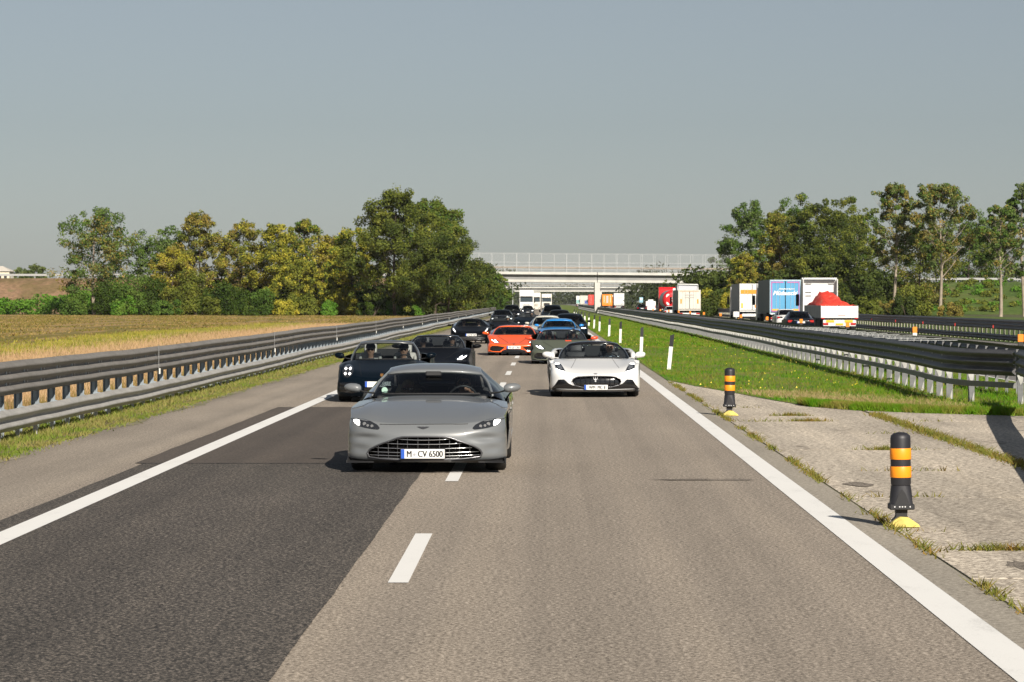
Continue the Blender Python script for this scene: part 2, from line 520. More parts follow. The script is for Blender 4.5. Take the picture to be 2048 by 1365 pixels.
def wave_profile(n_waves, z0, z1, depth, side, thick=.004):
    """closed section of a corrugated crash rail, crests bulging towards `side` (+1: +x)"""
    h = (z1 - z0) / n_waves
    front = []
    for k in range(n_waves):
        b = z0 + k * h
        for t, d in ((.0, .0), (.07, .04), (.36, .86), (.45, 1.0), (.56, 1.0), (.66, .86), (.93, .04)):
            front.append((d * depth * side, b + t * h))
    front.append((0.0, z1))
    back = [(x - side * thick, z) for x, z in reversed(front)]
    return front + back

def extrude_path(mb, prof, path, m=0):
    n = len(prof); V, F = [], []
    for i, p in enumerate(path):
        a = path[max(i - 1, 0)]; b = path[min(i + 1, len(path) - 1)]
        d = Vector((b[0] - a[0], b[1] - a[1], 0)).normalized(); nrm = Vector((d.y, -d.x, 0))
        for (u, z) in prof:
            V.append((p[0] + nrm.x * u, p[1] + nrm.y * u, z + p[2]))
    for i in range(len(path) - 1):
        for k in range(n): F.append((i * n + k, i * n + (k + 1) % n, (i + 1) * n + (k + 1) % n, (i + 1) * n + k))
    F.append(tuple(range(n - 1, -1, -1))); F.append(tuple(range((len(path) - 1) * n, len(path) * n)))
    mb.add(V, F, m)

def path_at(poly, step, wob=0.0, seed=0):
    """resample a ground polyline (x, y) at `step`, with a little settling up and down"""
    r = random.Random(seed); out = []
    d_all = [0.0]
    for a, b in zip(poly, poly[1:]): d_all.append(d_all[-1] + math.dist(a, b))
    n = max(1, int(round(d_all[-1] / step))); ph = [r.uniform(0, 6.28) for _ in range(4)]
    for i in range(n + 1):
        s = d_all[-1] * i / n
        k = max(j for j in range(len(poly)) if d_all[j] <= s + 1e-9); k = min(k, len(poly) - 2)
        t = (s - d_all[k]) / (d_all[k + 1] - d_all[k])
        x = poly[k][0] + (poly[k + 1][0] - poly[k][0]) * t; y = poly[k][1] + (poly[k + 1][1] - poly[k][1]) * t
        w = wob * (math.sin(s / 9.1 + ph[0]) + .7 * math.sin(s / 4.3 + ph[1]) + .4 * r.uniform(-1, 1))
        out.append((x + wob * .8 * math.sin(s / 13.0 + ph[2]), y, w))
    return out

def rails(parent, path, prof, mat, piece, far_y, name='rail'):
    """one object per rail length up to far_y, the rest as one length"""
    i = 0
    while i < len(path) - 1:
        j = min(i + piece, len(path) - 1)
        if path[i][1] > far_y: j = len(path) - 1
        mb = MB()
        seg = list(path[i:j + 1])
        seg[0] = (seg[0][0], seg[0][1], seg[0][2])
        extrude_path(mb, prof, seg)
        mb.build(name, mat, parent, auto=50)
        i = j

def posts(parent, path, mesh_fn, mat, near, name='post', far_name='post_row'):
    me0 = None; far = MB()
    for k, p in enumerate(path):
        a = path[max(k - 1, 0)]; b = path[min(k + 1, len(path) - 1)]
        rz = math.atan2(-(b[0] - a[0]), b[1] - a[1])
        if p[1] < near:
            if me0 is None:
                mb = MB(); mesh_fn(mb); o = mb.build(name, mat, parent); me0 = o.data
            else:
                o = link(bpy.data.objects.new(name, me0), parent)
            o.location = (p[0], p[1], p[2]); o.rotation_euler = (0, 0, rz)
        else:
            t = MB(); mesh_fn(t)
            far.add([Vector((v.x + p[0], v.y + p[1], v.z + p[2])) for v in t.V], t.F)
    if far.V:
        o = far.build(far_name, mat, parent); o['kind'] = 'stuff'

# left: three-wave rail on C posts, a two-wave rail low in front on stub posts
LB = empty('crash_barrier', (0, 0, 0), 0, 'galvanised double crash barrier with low front rail beside the golden field', 'crash barrier')
pathL = path_at([(-8.08, 33), (-8.08, 640)], 1.5, .012, 1)
rails(LB, pathL, wave_profile(3, .63, 1.14, .085, 1), M_rail, 3, 150)
lowL = [(x + .22, y, z * 1.2) for x, y, z in pathL]
rails(LB, lowL, wave_profile(2, .13, .45, .085, 1), M_rail_low, 3, 150, 'low_rail')
def c_post(mb):
    mb.box((-.13, 0, .52), (.012, .10, 1.10))
    mb.box((-.075, .045, .52), (.11, .010, 1.10))
    mb.box((-.075, -.045, .52), (.05, .010, 1.10))
    mb.box((-.03, .02, .88), (.10, .06, .34))
    mb.prism([(-.07, .16), (.20, .20), (.20, .38), (-.07, .44)], -.006, .006, 'xz')
posts(LB, pathL, c_post, M_post, 190)
def stub(mb): mb.box((-.03, 0, .12), (.055, .05, .30))
posts(LB, lowL, stub, M_rail_low, 120, 'stub_post', 'stub_row')
for k, p in enumerate(pathL):
    if k % 17 == 1 and p[1] < 330:
        mb = MB(); mb.box((p[0] + .11, p[1], .62), (.03, .10, .12), .008)
        o = mb.build('reflector', M_refl_w, LB)
        mb = MB(); mb.box((p[0] + .10, p[1] - .06, .88), (.012, .012, .56))
        mb.build('reflector_stem', M_plate, LB)
mb = MB()
for k, p in enumerate(pathL[:70]):
    for z in (.80, .97): mb.box((p[0] + .015, p[1] + .3, z + p[2]), (.012, .03, .03))
o = mb.build('rail_bolts', M_bolt, LB); o['kind'] = 'stuff'

# right: median barrier, two back-to-back rails joined by spacers, box rail low on the near side
MBAR = empty('median_barrier', (0, 0, 0), 0, 'dark three-wave median barrier on pale plate posts beyond the grass strip', 'crash barrier')
pm = [(8.75, 800), (9.03, 171), (8.83, 103.5), (8.65, 73.4), (8.36, 61.2), (8.45, 59.6), (9.28, 57.6)]
pm = pm[::-1]
pathM = path_at(pm, 1.9, .010, 2)
rails(MBAR, pathM, wave_profile(3, .58, 1.10, .09, -1), M_rail_dark, 3, 170)
pathB = [(x + .16, y, z) for x, y, z in pathM]
boxp = [(-.035, .34), (.035, .34), (.035, .45), (-.035, .45)]
rails(MBAR, [(x - .02, y, z) for x, y, z in pathM], boxp, M_boxrail, 4, 150, 'box_rail')
M_plate_shade = galv('zinc_plate_shade', (.17, .175, .18), .6, .2)  # shaded copy of the zinc: post shade put into the colour
M_plate_lit = galv('zinc_plate_lit', (.42, .42, .40), .6, .15)  # lit copy of the zinc: sunlight put into a paler colour
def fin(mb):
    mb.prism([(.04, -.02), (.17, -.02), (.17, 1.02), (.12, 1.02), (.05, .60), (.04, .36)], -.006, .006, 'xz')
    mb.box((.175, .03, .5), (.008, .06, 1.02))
posts(MBAR, pathM, fin, M_plate_shade, 260)
def lit_gusset(mb): mb.prism([(.02, .60), (.165, .60), (.15, .46), (.10, .40)], -.012, -.007, 'xz')  # wedge below the rail, coloured as if sunlit
def lit_foot_wedge(mb): mb.prism([(.10, -.02), (.165, -.02), (.165, .22)], -.011, -.0065, 'xz')  # triangle added to paint the sunlit patch at the post foot
posts(MBAR, pathM, lit_foot_wedge, M_plate_lit, 110, 'lit_foot_wedge', 'lit_foot_wedge_row')
posts(MBAR, pathM, lit_gusset, M_plate_lit, 150, 'lit_gusset', 'lit_gusset_row')
far_side = path_at([(10.35, 62), (10.5, 171), (10.3, 800)], 1.5, .008, 5)
rails(MBAR, far_side, wave_profile(3, .58, 1.10, .09, 1), M_rail_dark, 3, 120, 'far_rail')
def fin2(mb): mb.prism([(-.11, -.02), (-.05, -.02), (-.03, .6), (-.04, 1.02), (-.11, 1.02)], -.006, .006, 'xz')
posts(MBAR, far_side, fin2, M_plate_shade, 0, 'post', 'far_post_row')
for k in range(13):
    Y = 73 + k * 3.0
    mb = MB(); mb.box((9.55, Y, 1.085), (1.5, .06, .008)); mb.build('spacer', plain('white_spacer', (.60, .61, .60), .5), MBAR)
for k in range(13):
    Y = 64.0 + k * 18.4
    mb = MB(); mb.box((10.42, Y, 1.25), (.13, .04, .17), .008); o = mb.build('reflector', M_refl_o, MBAR)
    mb = MB(); mb.box((10.42, Y, 1.12), (.12, .035, .09), .006); mb.build('reflector_foot', M_refl_w if k == 1 else M_matte0, o)
mb = MB()
for k, p in enumerate(pathM[:60]):
    for z in (.755, .925): mb.box((p[0] - .012, p[1] + .3, z + p[2]), (.012, .03, .03))
o = mb.build('rail_bolts', M_bolt, MBAR); o['kind'] = 'stuff'
# the removable length that closes the crossover, running on towards the camera just out of view
CB = empty('crossover_barrier', (0, 0, 0), 0, 'dark rail bending off the near end of the median barrier towards the concrete apron', 'crash barrier')
pathC = path_at([(9.34, 57.50), (9.24, 56.2), (8.82, 52.6), (8.20, 48.4), (7.1, 40.0), (6.0, 31.0), (5.2, 24.5)], 1.1, .004, 8)
rails(CB, pathC, wave_profile(3, .58, 1.10, .09, 1), M_rail_dark, 4, 400)
def leg(mb):
    mb.box((-.06, 0, .55), (.06, .06, 1.1)); mb.box((-.06, 0, .02), (.3, .3, .03))
posts(CB, pathC[6::5], leg, M_rail_dark, 400, 'leg')

# far side of the other carriageway
RB = empty('crash_barrier', (0, 0, 0), 0, 'dark crash barrier with pale posts below the right-hand wooded bank', 'crash barrier')
pathR = path_at([(23.6, 132), (23.2, 212), (22.9, 700)], 1.5, .008, 9)
rails(RB, pathR, wave_profile(3, .62, 1.14, .09, -1), M_rail_dark, 3, 230)
rails(RB, [(x - .2, y, z) for x, y, z in pathR], wave_profile(2, .08, .38, .085, -1), M_rail_dark, 3, 230, 'low_rail')
def fin3(mb): mb.box((.06, 0, .5), (.012, .55, 1.0)); mb.box((.06, .0, .5), (.1, .03, 1.0))
posts(RB, pathR, fin3, plain('pale_post', (.55, .52, .42), .7), 270)
for k in range(9):
    mb = MB(); mb.box((23.0, 150 + 14 * k, .75), (.06, .1, .16), .01); mb.build('reflector', M_refl_r, RB)

# ------------------------------------------------------------------ bollards and delineator posts
M_rub = plain('black_rubber', (.018, .018, .022), .5)
M_rubm = plain('moulded_black', (.014, .014, .016), .65)
M_orange = plain('orange_band', (.95, .30, .01), .45, emit=(1, .3, 0), es=0.0)
M_yel = plain('worn_yellow', (.62, .50, .13), .7, noise=.35, nscale=9)
def bollard(x, y, lean, label):
    t = empty('flexible_bollard', (x, y, .008), 0, label, 'bollard', 'orange banded bollards on the apron edge')
    R = Euler((0, lean, 0)).to_matrix()
    def put(mb, name, mat, **k):
        mb.V = [R @ v for v in mb.V]; return mb.build(name, mat, t, **k)
    mb = MB()
    mb.lathe([(.086, .37), (.093, .39), (.093, .80), (.088, .826), (.062, .848), (.02, .857)], 24)
    body = put(mb, 'body', M_rub, auto=40)
    for z in (.445, .61):
        mb = MB(); mb.lathe([(.096, z), (.0975, z + .003), (.0975, z + .098), (.096, z + .101)], 24); put(mb, 'orange_band', M_orange, auto=40)
    mb = MB()     # flared skirt with a pointed recess
    rings = [(.37, .092, .092), (.30, .097, .095), (.22, .102, .096), (.19, .107, .10), (.165, .108, .10)]
    n = 20; V, F = [], []
    for z, a, b in rings:
        for k in range(n):
            th = 2 * math.pi * k / n
            c, s = math.cos(th), math.sin(th); e = 2.0 if z > .35 else (3.0 if z > .25 else 5.0)
            q = (abs(c) ** e + abs(s) ** e) ** (-1 / e)
            V.append((a * c * q, b * s * q, z))
    for i in range(len(rings) - 1):
        for k in range(n): F.append((i * n + k, (i + 1) * n + k, (i + 1) * n + (k + 1) % n, i * n + (k + 1) % n))
    F.append(tuple(range((len(rings) - 1) * n, len(rings) * n)))
    mb.add(V, F); put(mb, 'skirt', M_rub, auto=35)
    mb = MB(); mb.prism([(-.07, .20), (.07, .20), (.03, .30), (0, .34), (-.03, .30)], -.1005, -.09, 'xz'); put(mb, 'recess', M_rubm)
    mb = MB(); mb.box((0, 0, .178), (.224, .21, .05), .006); put(mb, 'collar', M_rubm)
    for x0 in (-.07, -.025, 0, .025, .07):
        mb = MB(); mb.box((x0, -.107, .182), (.011, .006, .012)); put(mb, 'stud', plain('stud', (.6, .6, .6), .4))
    mb = MB(); mb.prism([(-.055, .16), (.055, .16), (.05, .10), (.058, .08), (.085, .055), (.085, .02), (-.085, .02), (-.085, .055), (-.058, .08), (-.05, .10)], -.05, .05, 'xz')
    put(mb, 'hinge', M_rubm)
    mb = MB()
    o = [(.16, 0), (.145, .022), (.075, .07), (.055, .085), (-.02, .09), (-.06, .07), (-.12, .02), (-.13, 0)]
    mb.prism(o, -.115, -.035, 'xz'); mb.prism([(x * .8, z * .75) for x, z in o], -.15, -.115, 'xz')
    mb.prism([(-.13, 0), (.15, 0), (.13, .02), (-.11, .02)], -.03, .13, 'xz')
    mb.build('foot', M_yel, t, auto=45)
bollard(3.24, 26.6, -.01, 'large orange and black banded bollard standing closest to the camera on the apron')
bollard(3.29, 52.4, .01, 'smaller orange and black banded bollard farther off near the grass edge')

M_dw = plain('delineator_white', (.74, .73, .69), .55, noise=.12, nscale=3)
M_db = plain('delineator_black', (.015, .015, .017), .5)
words_n = ['first', 'second', 'third', 'fourth', 'fifth', 'sixth', 'seventh', 'eighth', 'ninth', 'tenth', 'eleventh', 'twelfth']
rr = random.Random(21)
dl = [(3.68, 87.6, .10), (3.60, 111, .04), (3.62, 143, .03), (3.58, 167, .04), (3.52, 194, .03), (3.52, 216, .05), (3.5, 241, .02), (3.5, 266, 0), (3.5, 291, .02), (3.5, 317, .01), (3.5, 342, 0), (3.5, 367, 0)]
for i, (x, y, lean) in enumerate(dl):
    t = empty('delineator_post', (x, y, 0), rr.uniform(-.15, .15), 'white delineator post with black top, ' + words_n[i] + ' of its row counting away from the bollards', 'delineator', 'delineator posts along the median')
    t.rotation_euler = (rr.uniform(-.02, .02), lean, t.rotation_euler.z)
    sec = [(-.058, -.03), (.058, -.03), (.04, .04), (-.04, .04)]
    mb = MB(); mb.prism(sec, 0, .70, 'xy'); mb.build('shaft', M_dw, t)
    mb = MB(); n = 4
    V = [(a * 1.02, b * 1.02, .70) for a, b in sec] + [(a * 1.02, b * 1.02, 1.06 + a * .5) for a, b in sec]
    V = [(a, b, z - (.03 * (a / .058) if z == .70 else 0) * 0) for a, b, z in V]
    mb.add(V, [(3, 2, 1, 0), (4, 5, 6, 7)] + [(k, (k + 1) % n, n + (k + 1) % n, n + k) for k in range(n)])
    mb.build('black_top', M_db, t)
# ------------------------------------------------------------------ overpass, banks
M_pale = plain('pale_concrete', (.52, .51, .47), .8, noise=.14, nscale=.7)
M_girder = plain('girder_concrete', (.24, .24, .235), .8, noise=.12, nscale=.7)
M_pier = plain('pier_concrete', (.55, .54, .50), .8, noise=.10, nscale=.5)
M_steel = plain('painted_steel', (.36, .37, .37), .5)
M_net = screen_mat('wire_netting', (.50, .51, .50), .94)
M_joint = plain('dark_joint', (.05, .05, .05), .8)

def berm(name, x0, x1, yc, top, w, foot, mat, seed):
    r = random.Random(seed); V, F = [], []
    n = int(abs(x1 - x0) / 6); prof = [(-w - foot, 0), (-w - foot * .6, top * .34), (-w - foot * .25, top * .8), (-w, top), (w, top), (w + foot, 0)]
    for i in range(n + 1):
        x = x0 + (x1 - x0) * i / n
        for k, (dy, z) in enumerate(prof):
            j = .25 if 0 < k < 3 else 0
            V.append((x, yc + dy + r.uniform(-j, j) * 2, z - .04 + r.uniform(-j, j)))
        if i:
            for k in range(len(prof) - 1):
                a = (i - 1) * len(prof) + k; b = i * len(prof) + k
                F.append((a, b, b + 1, a + 1))
    o = mesh_obj(name, V, F, mat, smooth=True); o['kind'] = 'structure'; return o
BY = 505.0
berm('left_bank', -320, -14, BY + 6, 6.1, 5, 16, M_bank, 1)
berm('right_bank', 34, 330, BY - 10, 5.3, 5, 34, M_bankg, 2)

def overpass(yc, x0, x1, zb, zt, zf, xp, slope, label, posts_n, zoff=0):
    t = empty('overpass_bridge', ((x0 + x1) / 2, yc, 0), 0, label, 'bridge')
    xm = (x0 + x1) / 2
    def zz(x): return slope * (x - xm)
    mats = [M_pale, M_girder]
    for (a, b) in ((x0, xp - .05), (xp + .05, x1)):
        def slab(nm, ya, yb, za, zb_, mat):
            mb = MB()
            V = [(a - xm, ya, za + zz(a)), (b - xm, ya, za + zz(b)), (b - xm, ya, zb_ + zz(b)), (a - xm, ya, zb_ + zz(a)),
                 (a - xm, yb, za + zz(a)), (b - xm, yb, za + zz(b)), (b - xm, yb, zb_ + zz(b)), (a - xm, yb, zb_ + zz(a))]
            mb.add(V, [(0, 1, 2, 3), (5, 4, 7, 6), (0, 4, 5, 1), (3, 2, 6, 7), (0, 3, 7, 4), (1, 5, 6, 2)])
            return mb.build(nm, mat, t)
        h = zt - zb
        slab('kerb_beam', -4.6, 4.6, zt - h * .25, zt, M_pale)
        slab('girder', -3.9, 3.9, zb + h * .24, zt - h * .25 - .003, M_girder)
        slab('lower_flange', -4.05, 4.05, zb, zb + h * .24 - .003, M_pale)
    mb = MB(); mb.box((xp - xm, -.02, (zb + zz(xp)) / 2 - .02), (.92, 8.16, zb + zz(xp) - .0), .04); mb.build('pier', M_pier, t)
    for ys in (-4.3, 4.3):
        fn = 'fence' if ys < 0 else 'rear_fence'
        n = posts_n
        for i in range(n + 1):
            x = x0 + (x1 - x0) * i / n
            mb = MB(); mb.box((x - xm, ys, zt + (zf - zt) / 2 + zz(x)), (.055, .055, zf - zt)); mb.build('fence_post', M_steel, t)
        for zr in (.16, .34, .52, 1.0):
            mb = MB()
            z = zt + (zf - zt) * zr
            mb.add([(x0 - xm, ys + dy, z + dz + zz(x0)) for dy in (-.015, .015) for dz in (-.02, .02)] + [(x1 - xm, ys + dy, z + dz + zz(x1)) for dy in (-.015, .015) for dz in (-.02, .02)],
                   [(0, 1, 5, 4), (2, 6, 7, 3), (0, 4, 6, 2), (1, 3, 7, 5)])
            mb.build('fence_rail', M_steel, t)
        for i in range(n):
            xa = x0 + (x1 - x0) * i / n - xm; xb = x0 + (x1 - x0) * (i + 1) / n - xm
            yb = ys + .06
            mesh_obj('netting_panel', [(xa, yb, zt + zz(xa + xm)), (xb, yb, zt + zz(xb + xm)), (xb, yb, zf + zz(xb + xm)), (xa, yb, zf + zz(xa + xm))], [(0, 1, 2, 3)], M_net, t)
    mb = MB(); mb.tube([(x0 - xm, -3.4, zt + .75 + zz(x0)), (x1 - xm, -3.4, zt + .75 + zz(x1))], .16, 6); mb.build('deck_rail', plain('rusty_rail', (.30, .25, .2), .7), t)
    return t
overpass(BY, -16, 36, 5.28, 7.02, 10.25, 8.75, -.0075, 'pale concrete overpass with wire mesh fence crossing the motorway nearer', 24)
overpass(1080.0, -46, 52, 5.6, 7.3, 11.2, 20.0, 0, 'hazy concrete overpass seen under the nearer bridge', 22)

def bank_rail(x0, x1, y, z, lab):
    t = empty('roadside_rail', (x0, y, z), 0, lab, 'guard rail')
    mb = MB(); mb.box(((x1 - x0) / 2, 0, .62), (x1 - x0, .06, .36), .01); mb.build('rail', plain('pale_rail', (.34, .34, .33), .6), t)
    n = int((x1 - x0) / 4)
    for i in range(n):
        mb = MB(); mb.box((i * 4 + 1, .08, .3), (.12, .08, .62)); mb.build('post', M_steel, t)
bank_rail(-130, -16, BY + 1.6, 6.02, 'pale guard rail along the top of the left-hand bank')
bank_rail(40, 130, BY - 14.6, 5.2, 'pale guard rail along the top of the right-hand bank')

# small pale house far behind the left bank
h = empty('small_house', (-112.5, 600, 0), 0, 'small cream house with low hipped roof behind the left bank', 'house')
mb = MB(); mb.box((0, 0, 4.1), (4.6, 5, 8.2)); mb.build('wall', plain('cream_wall', (.62, .56, .44), .8), h)
mb = MB(); mb.add([(-2.6, -2.8, 8.2), (2.6, -2.8, 8.2), (2.6, 2.8, 8.2), (-2.6, 2.8, 8.2), (-.5, 0, 9.3), (.5, 0, 9.3)], [(0, 1, 5, 4), (2, 3, 4, 5), (1, 2, 5), (3, 0, 4), (3, 2, 1, 0)]); mb.build('roof', plain('pale_roof', (.5, .46, .4), .8), h)
for x in (.35, 1.5):
    mb = MB(); mb.box((x, -2.52, 7.05), (.6, .06, 1.1)); w = mb.build('window', plain('dark_pane', (.05, .05, .05), .2), h)
    mb = MB(); mb.box((x, -2.54, 6.45), (.75, .12, .08)); mb.build('sill', MATS['cream_wall'], w)

# ------------------------------------------------------------------ trees
BARK = plain('bark_brown', (.085, .062, .045), .9, noise=.35, nscale=2)
BARK_P = plain('bark_pale', (.30, .25, .19), .9, noise=.35, nscale=1.5)
LEAF = {
 'dark': leafy('leaf_dark', [(0.026, 0.044, 0.010), (0.060, 0.084, 0.018), (0.114, 0.134, 0.026)], .35, .22),
 'green': leafy('leaf_green', [(0.042, 0.084, 0.015), (0.084, 0.147, 0.024), (0.162, 0.224, 0.040)], .35, .22),
 'mid': leafy('leaf_olive', [(0.066, 0.084, 0.014), (0.132, 0.156, 0.024), (0.246, 0.250, 0.044)], .4, .22),
 'yellow': leafy('leaf_yellow', [(0.120, 0.154, 0.022), (0.312, 0.294, 0.035), (0.528, 0.435, 0.050)], .45, .25),
 'brown': leafy('leaf_ochre', [(0.120, 0.122, 0.029), (0.240, 0.198, 0.046), (0.372, 0.256, 0.064)], .45, .25),
 'grey': leafy('leaf_greygreen', [(0.072, 0.109, 0.035), (0.132, 0.173, 0.055), (0.240, 0.262, 0.094)], .4, .22),
 'bush': leafy('leaf_shrub', [(0.022, 0.044, 0.009), (0.046, 0.079, 0.012), (0.090, 0.128, 0.020)], .5, .22),
 'ground': leafy('leaf_ground', [(0.066, 0.160, 0.015), (0.102, 0.224, 0.024), (0.168, 0.256, 0.040)], .5, .25),
}
def leaf_cloud(rng, clumps, n, size):
    """n leaf quads spread over clumps [(centre, radius(3), weight)], facing mostly outwards"""
    C = np.array([c for c, _, _ in clumps]); R = np.array([r for _, r, _ in clumps]); W = np.array([w for _, _, w in clumps], float)
    k = rng.choice(len(clumps), n, p=W / W.sum())
    d = rng.normal(size=(n, 3)); d /= np.linalg.norm(d, axis=1)[:, None]
    rad = rng.uniform(.25, 1.0, n) ** .55 * (1 + rng.normal(0, .07, n))
    P = C[k] + d * R[k] * rad[:, None]
    nrm = d + rng.normal(0, .75, (n, 3)); nrm[:, 2] += .25
    nrm /= np.linalg.norm(nrm, axis=1)[:, None]
    a = np.cross(nrm, rng.normal(size=(n, 3))); a /= np.linalg.norm(a, axis=1)[:, None]
    b = np.cross(nrm, a)
    s = size * rng.uniform(.5, 1.25, n)[:, None]
    a = a * s; b = b * s * rng.uniform(.5, .9, n)[:, None]
    return np.stack([P - a, P - b * .8 + a * .1, P + a, P + b], axis=1)

def tree(name, label, X, Y, H, W, style='round', leaves=(('green', 1.0),), n=7000, bare=.25, bark=None, seed=0, size=.30, group=None, z0=0.0, fill=1.0, trunk_r=None, ox=0.0):
    rng = np.random.default_rng(seed); r = random.Random(seed)
    t = empty(name, (X, Y, z0), 0, label, 'tree', group)
    mb = MB(); clumps = []
    tr = trunk_r or H * .014
    top = H * (.92 if style != 'round' else .8)
    bend = [r.uniform(-.02, .02) * H for _ in range(4)]
    tp = [Vector((bend[0] * s * s + ox * s + .01 * H * math.sin(s * 5 + seed), bend[1] * s, top * s)) for s in np.linspace(0, 1, 9)]
    mb.tube([tp[0] - Vector((0, 0, .2))] + tp, [tr * 1.35] + [tr * (1 - .88 * s) for s in np.linspace(0, 1, 9)], 7)
    nl = {'round': 22, 'tall': 26, 'poplar': 30, 'bush': 16}[style]
    for i in range(nl):
        s = bare + (1 - bare) * (i + r.random()) / nl
        s = min(s, .99)
        f = s * 8; k = min(int(f), 7); base = tp[k].lerp(tp[k + 1], f - k)
        az = i * 2.399 + r.uniform(-.4, .4)
        hrel = (s - bare) / (1 - bare)
        if style == 'round': prof = math.sqrt(max(.05, 1 - (2 * hrel - .85) ** 2 / 1.4)); rise = r.uniform(.25, .6)
        elif style == 'tall': prof = (1 - hrel) ** .55 * .9 + .18; prof *= (.55 + .9 * min(1, hrel * 3)) if hrel < .3 else 1; rise = r.uniform(.5, 1.0)
        elif style == 'poplar': prof = .35 + .65 * math.sin(math.pi * min(1, .18 + hrel * .85)); rise = r.uniform(.8, 1.3)
        else: prof = math.sqrt(max(.05, 1 - (hrel * .95) ** 2)); rise = r.uniform(.1, .6)
        ln = W / 2 * prof * r.uniform(.65, 1.08)
        dv = Vector((math.cos(az), math.sin(az), rise)); tip = base + Vector((dv.x * ln, dv.y * ln, dv.z * ln * (.8 if style != 'poplar' else 1.0)))
        tip.z = min(tip.z, H * .97)
        mid = base.lerp(tip, .5) + Vector((0, 0, -.06 * ln))
        br = tr * .38 * (1 - .7 * s)
        mb.tube([base, mid, tip], [br, br * .6, br * .18], 5, cap=False)
        for q in range(4):
            side = mid.lerp(tip, r.random()) + Vector((r.uniform(-1, 1), r.uniform(-1, 1), r.uniform(.1, .9))) * ln * .35
            mb.tube([mid.lerp(tip, .2 * q), side], [br * .4, br * .1], 4, cap=False)
            c2 = side
            rr_ = W * r.uniform(.045, .085) * (.6 + .5 * prof)
            clumps.append((tuple(c2), (rr_, rr_, rr_ * .85), rr_ ** 2 * fill))
        rr_ = W * r.uniform(.06, .11) * (.6 + .5 * prof)
        clumps.append((tuple(tip), (rr_, rr_, rr_ * r.uniform(.7, 1.0)), rr_ ** 2))
        if style in ('round', 'bush') or r.random() < .5 * fill:
            rr_ = W * r.uniform(.09, .14)
            clumps.append((tuple(base.lerp(tip, r.uniform(.35, .6))), (rr_, rr_, rr_ * .9), rr_ ** 2 * .8 * fill))
    # body of the crown: many small clumps in and on an uneven envelope
    K = {'round': 95, 'tall': 95, 'poplar': 46, 'bush': 90}[style]
    ph = [r.uniform(0, 6.28) for _ in range(5)]
    for k in range(K):
        hrel = r.random() if style != 'poplar' else r.random() ** .6
        if style == 'round': pf = math.sqrt(max(.03, 1 - ((hrel - .42) / .60) ** 2))
        elif style == 'tall': pf = (1 - hrel) ** .5 * (.72 + .5 * min(1, hrel * 3.5)) * .92 + .08
        elif style == 'poplar': pf = .25 + .65 * math.sin(math.pi * min(1, .12 + hrel * .86))
        else: pf = math.sqrt(max(.03, 1 - (hrel * .98) ** 2.2))
        az = r.uniform(0, 6.283)
        pf *= 1 + .16 * math.sin(3 * az + ph[0] + 3 * hrel) + .12 * math.sin(5 * az + ph[1]) + .10 * math.sin(9 * hrel + ph[2])
        q = (.30 + .70 * math.sqrt(r.random())) if style != 'poplar' else (.45 + .6 * math.sqrt(r.random()))
        zz = H * (bare + (1 - bare) * hrel) * (.97 if style != 'bush' else .95)
        f = min(zz / top, .999) * 8; kk = min(int(f), 7); c0 = tp[kk].lerp(tp[kk + 1], f - kk)
        rr_ = W * r.uniform(.045, .10) * (1 if style != 'poplar' else .8)
        clumps.append(((c0.x + math.cos(az) * pf * q * W / 2, c0.y + math.sin(az) * pf * q * W / 2, min(zz, H - rr_ * .6)), (rr_, rr_, rr_ * r.uniform(.65, 1.05)), rr_ ** 2 * (1.0 + .5 * q)))
    rr_ = W * .09
    clumps.append((tuple(tp[-1] + Vector((0, 0, H * .03))), (rr_, rr_, rr_ * 1.4), rr_ ** 2))
    mb.build('trunk', bark or BARK, t, smooth=True)
    tot = sum(w for _, w in leaves)
    for kind, w in leaves:
        sub = clumps if len(leaves) == 1 else [c for c in clumps if r.random() < .35 + .5 * w / tot] or clumps
        quads_obj('crown', leaf_cloud(rng, sub, int(n * 2.9 * w / tot), size * .50), LEAF[kind], t)
    return t

def px_tree(name, label, px, ytop, ybase, Y, wpx, **k):
    s = FPX / Y
    X = (px - VPX) / s; zb = 0.0
    H = HCAM - (ytop - HPX) / s
    return tree(name, label, X, Y, H, wpx / s, **k)

GL, GR = 'trees along the left field edge', 'trees on the right bank'
px_tree('tree', 'lone open-crowned tree with pale trunk at the left end of the row', 188, 408, 628, 440, 150, style='round', leaves=(('green', .6), ('grey', .3), ('brown', .25)), n=6500, bare=.22, bark=BARK_P, seed=3, size=.34, group=GL, fill=.5, trunk_r=.30)
left = [
 (325, 452, 452, 140, 'round', (('green', .7), ('grey', .3)), 7020, .16, 'small round green tree right of the lone pale-trunked tree'),
 (402, 424, 448, 121, 'tall', (('brown', .5), ('mid', .5), ('yellow', .2)), 7020, .15, 'slim rusty-topped tree rising above the left shrubs'),
 (345, 492, 440, 115, 'bush', (('yellow', .6), ('brown', .4)), 4725, .12, 'low ochre tree in front of the rusty-topped one'),
 (482, 442, 450, 115, 'tall', (('brown', .4), ('mid', .6), ('yellow', .3)), 6480, .15, 'thin bare-stemmed olive tree left of the yellow ones'),
 (555, 446, 446, 128, 'tall', (('yellow', .6), ('mid', .5)), 7560, .13, 'yellowing slender tree in the middle of the left row'),
 (612, 440, 452, 128, 'tall', (('yellow', .4), ('green', .5), ('brown', .3)), 7560, .13, 'yellow and green tree just left of the brightest yellow one'),
 (668, 470, 446, 121, 'tall', (('yellow', .5), ('brown', .5)), 5670, .13, 'thin-crowned yellow-brown tree with twigs showing'),
 (705, 452, 436, 121, 'tall', (('yellow', .8), ('green', .3)), 7290, .12, 'bright yellow tree touching the big dark-green tree'),
 (600, 520, 432, 115, 'bush', (('yellow', .5), ('mid', .6)), 5400, .12, 'low golden tree in front of the yellow row'),
]
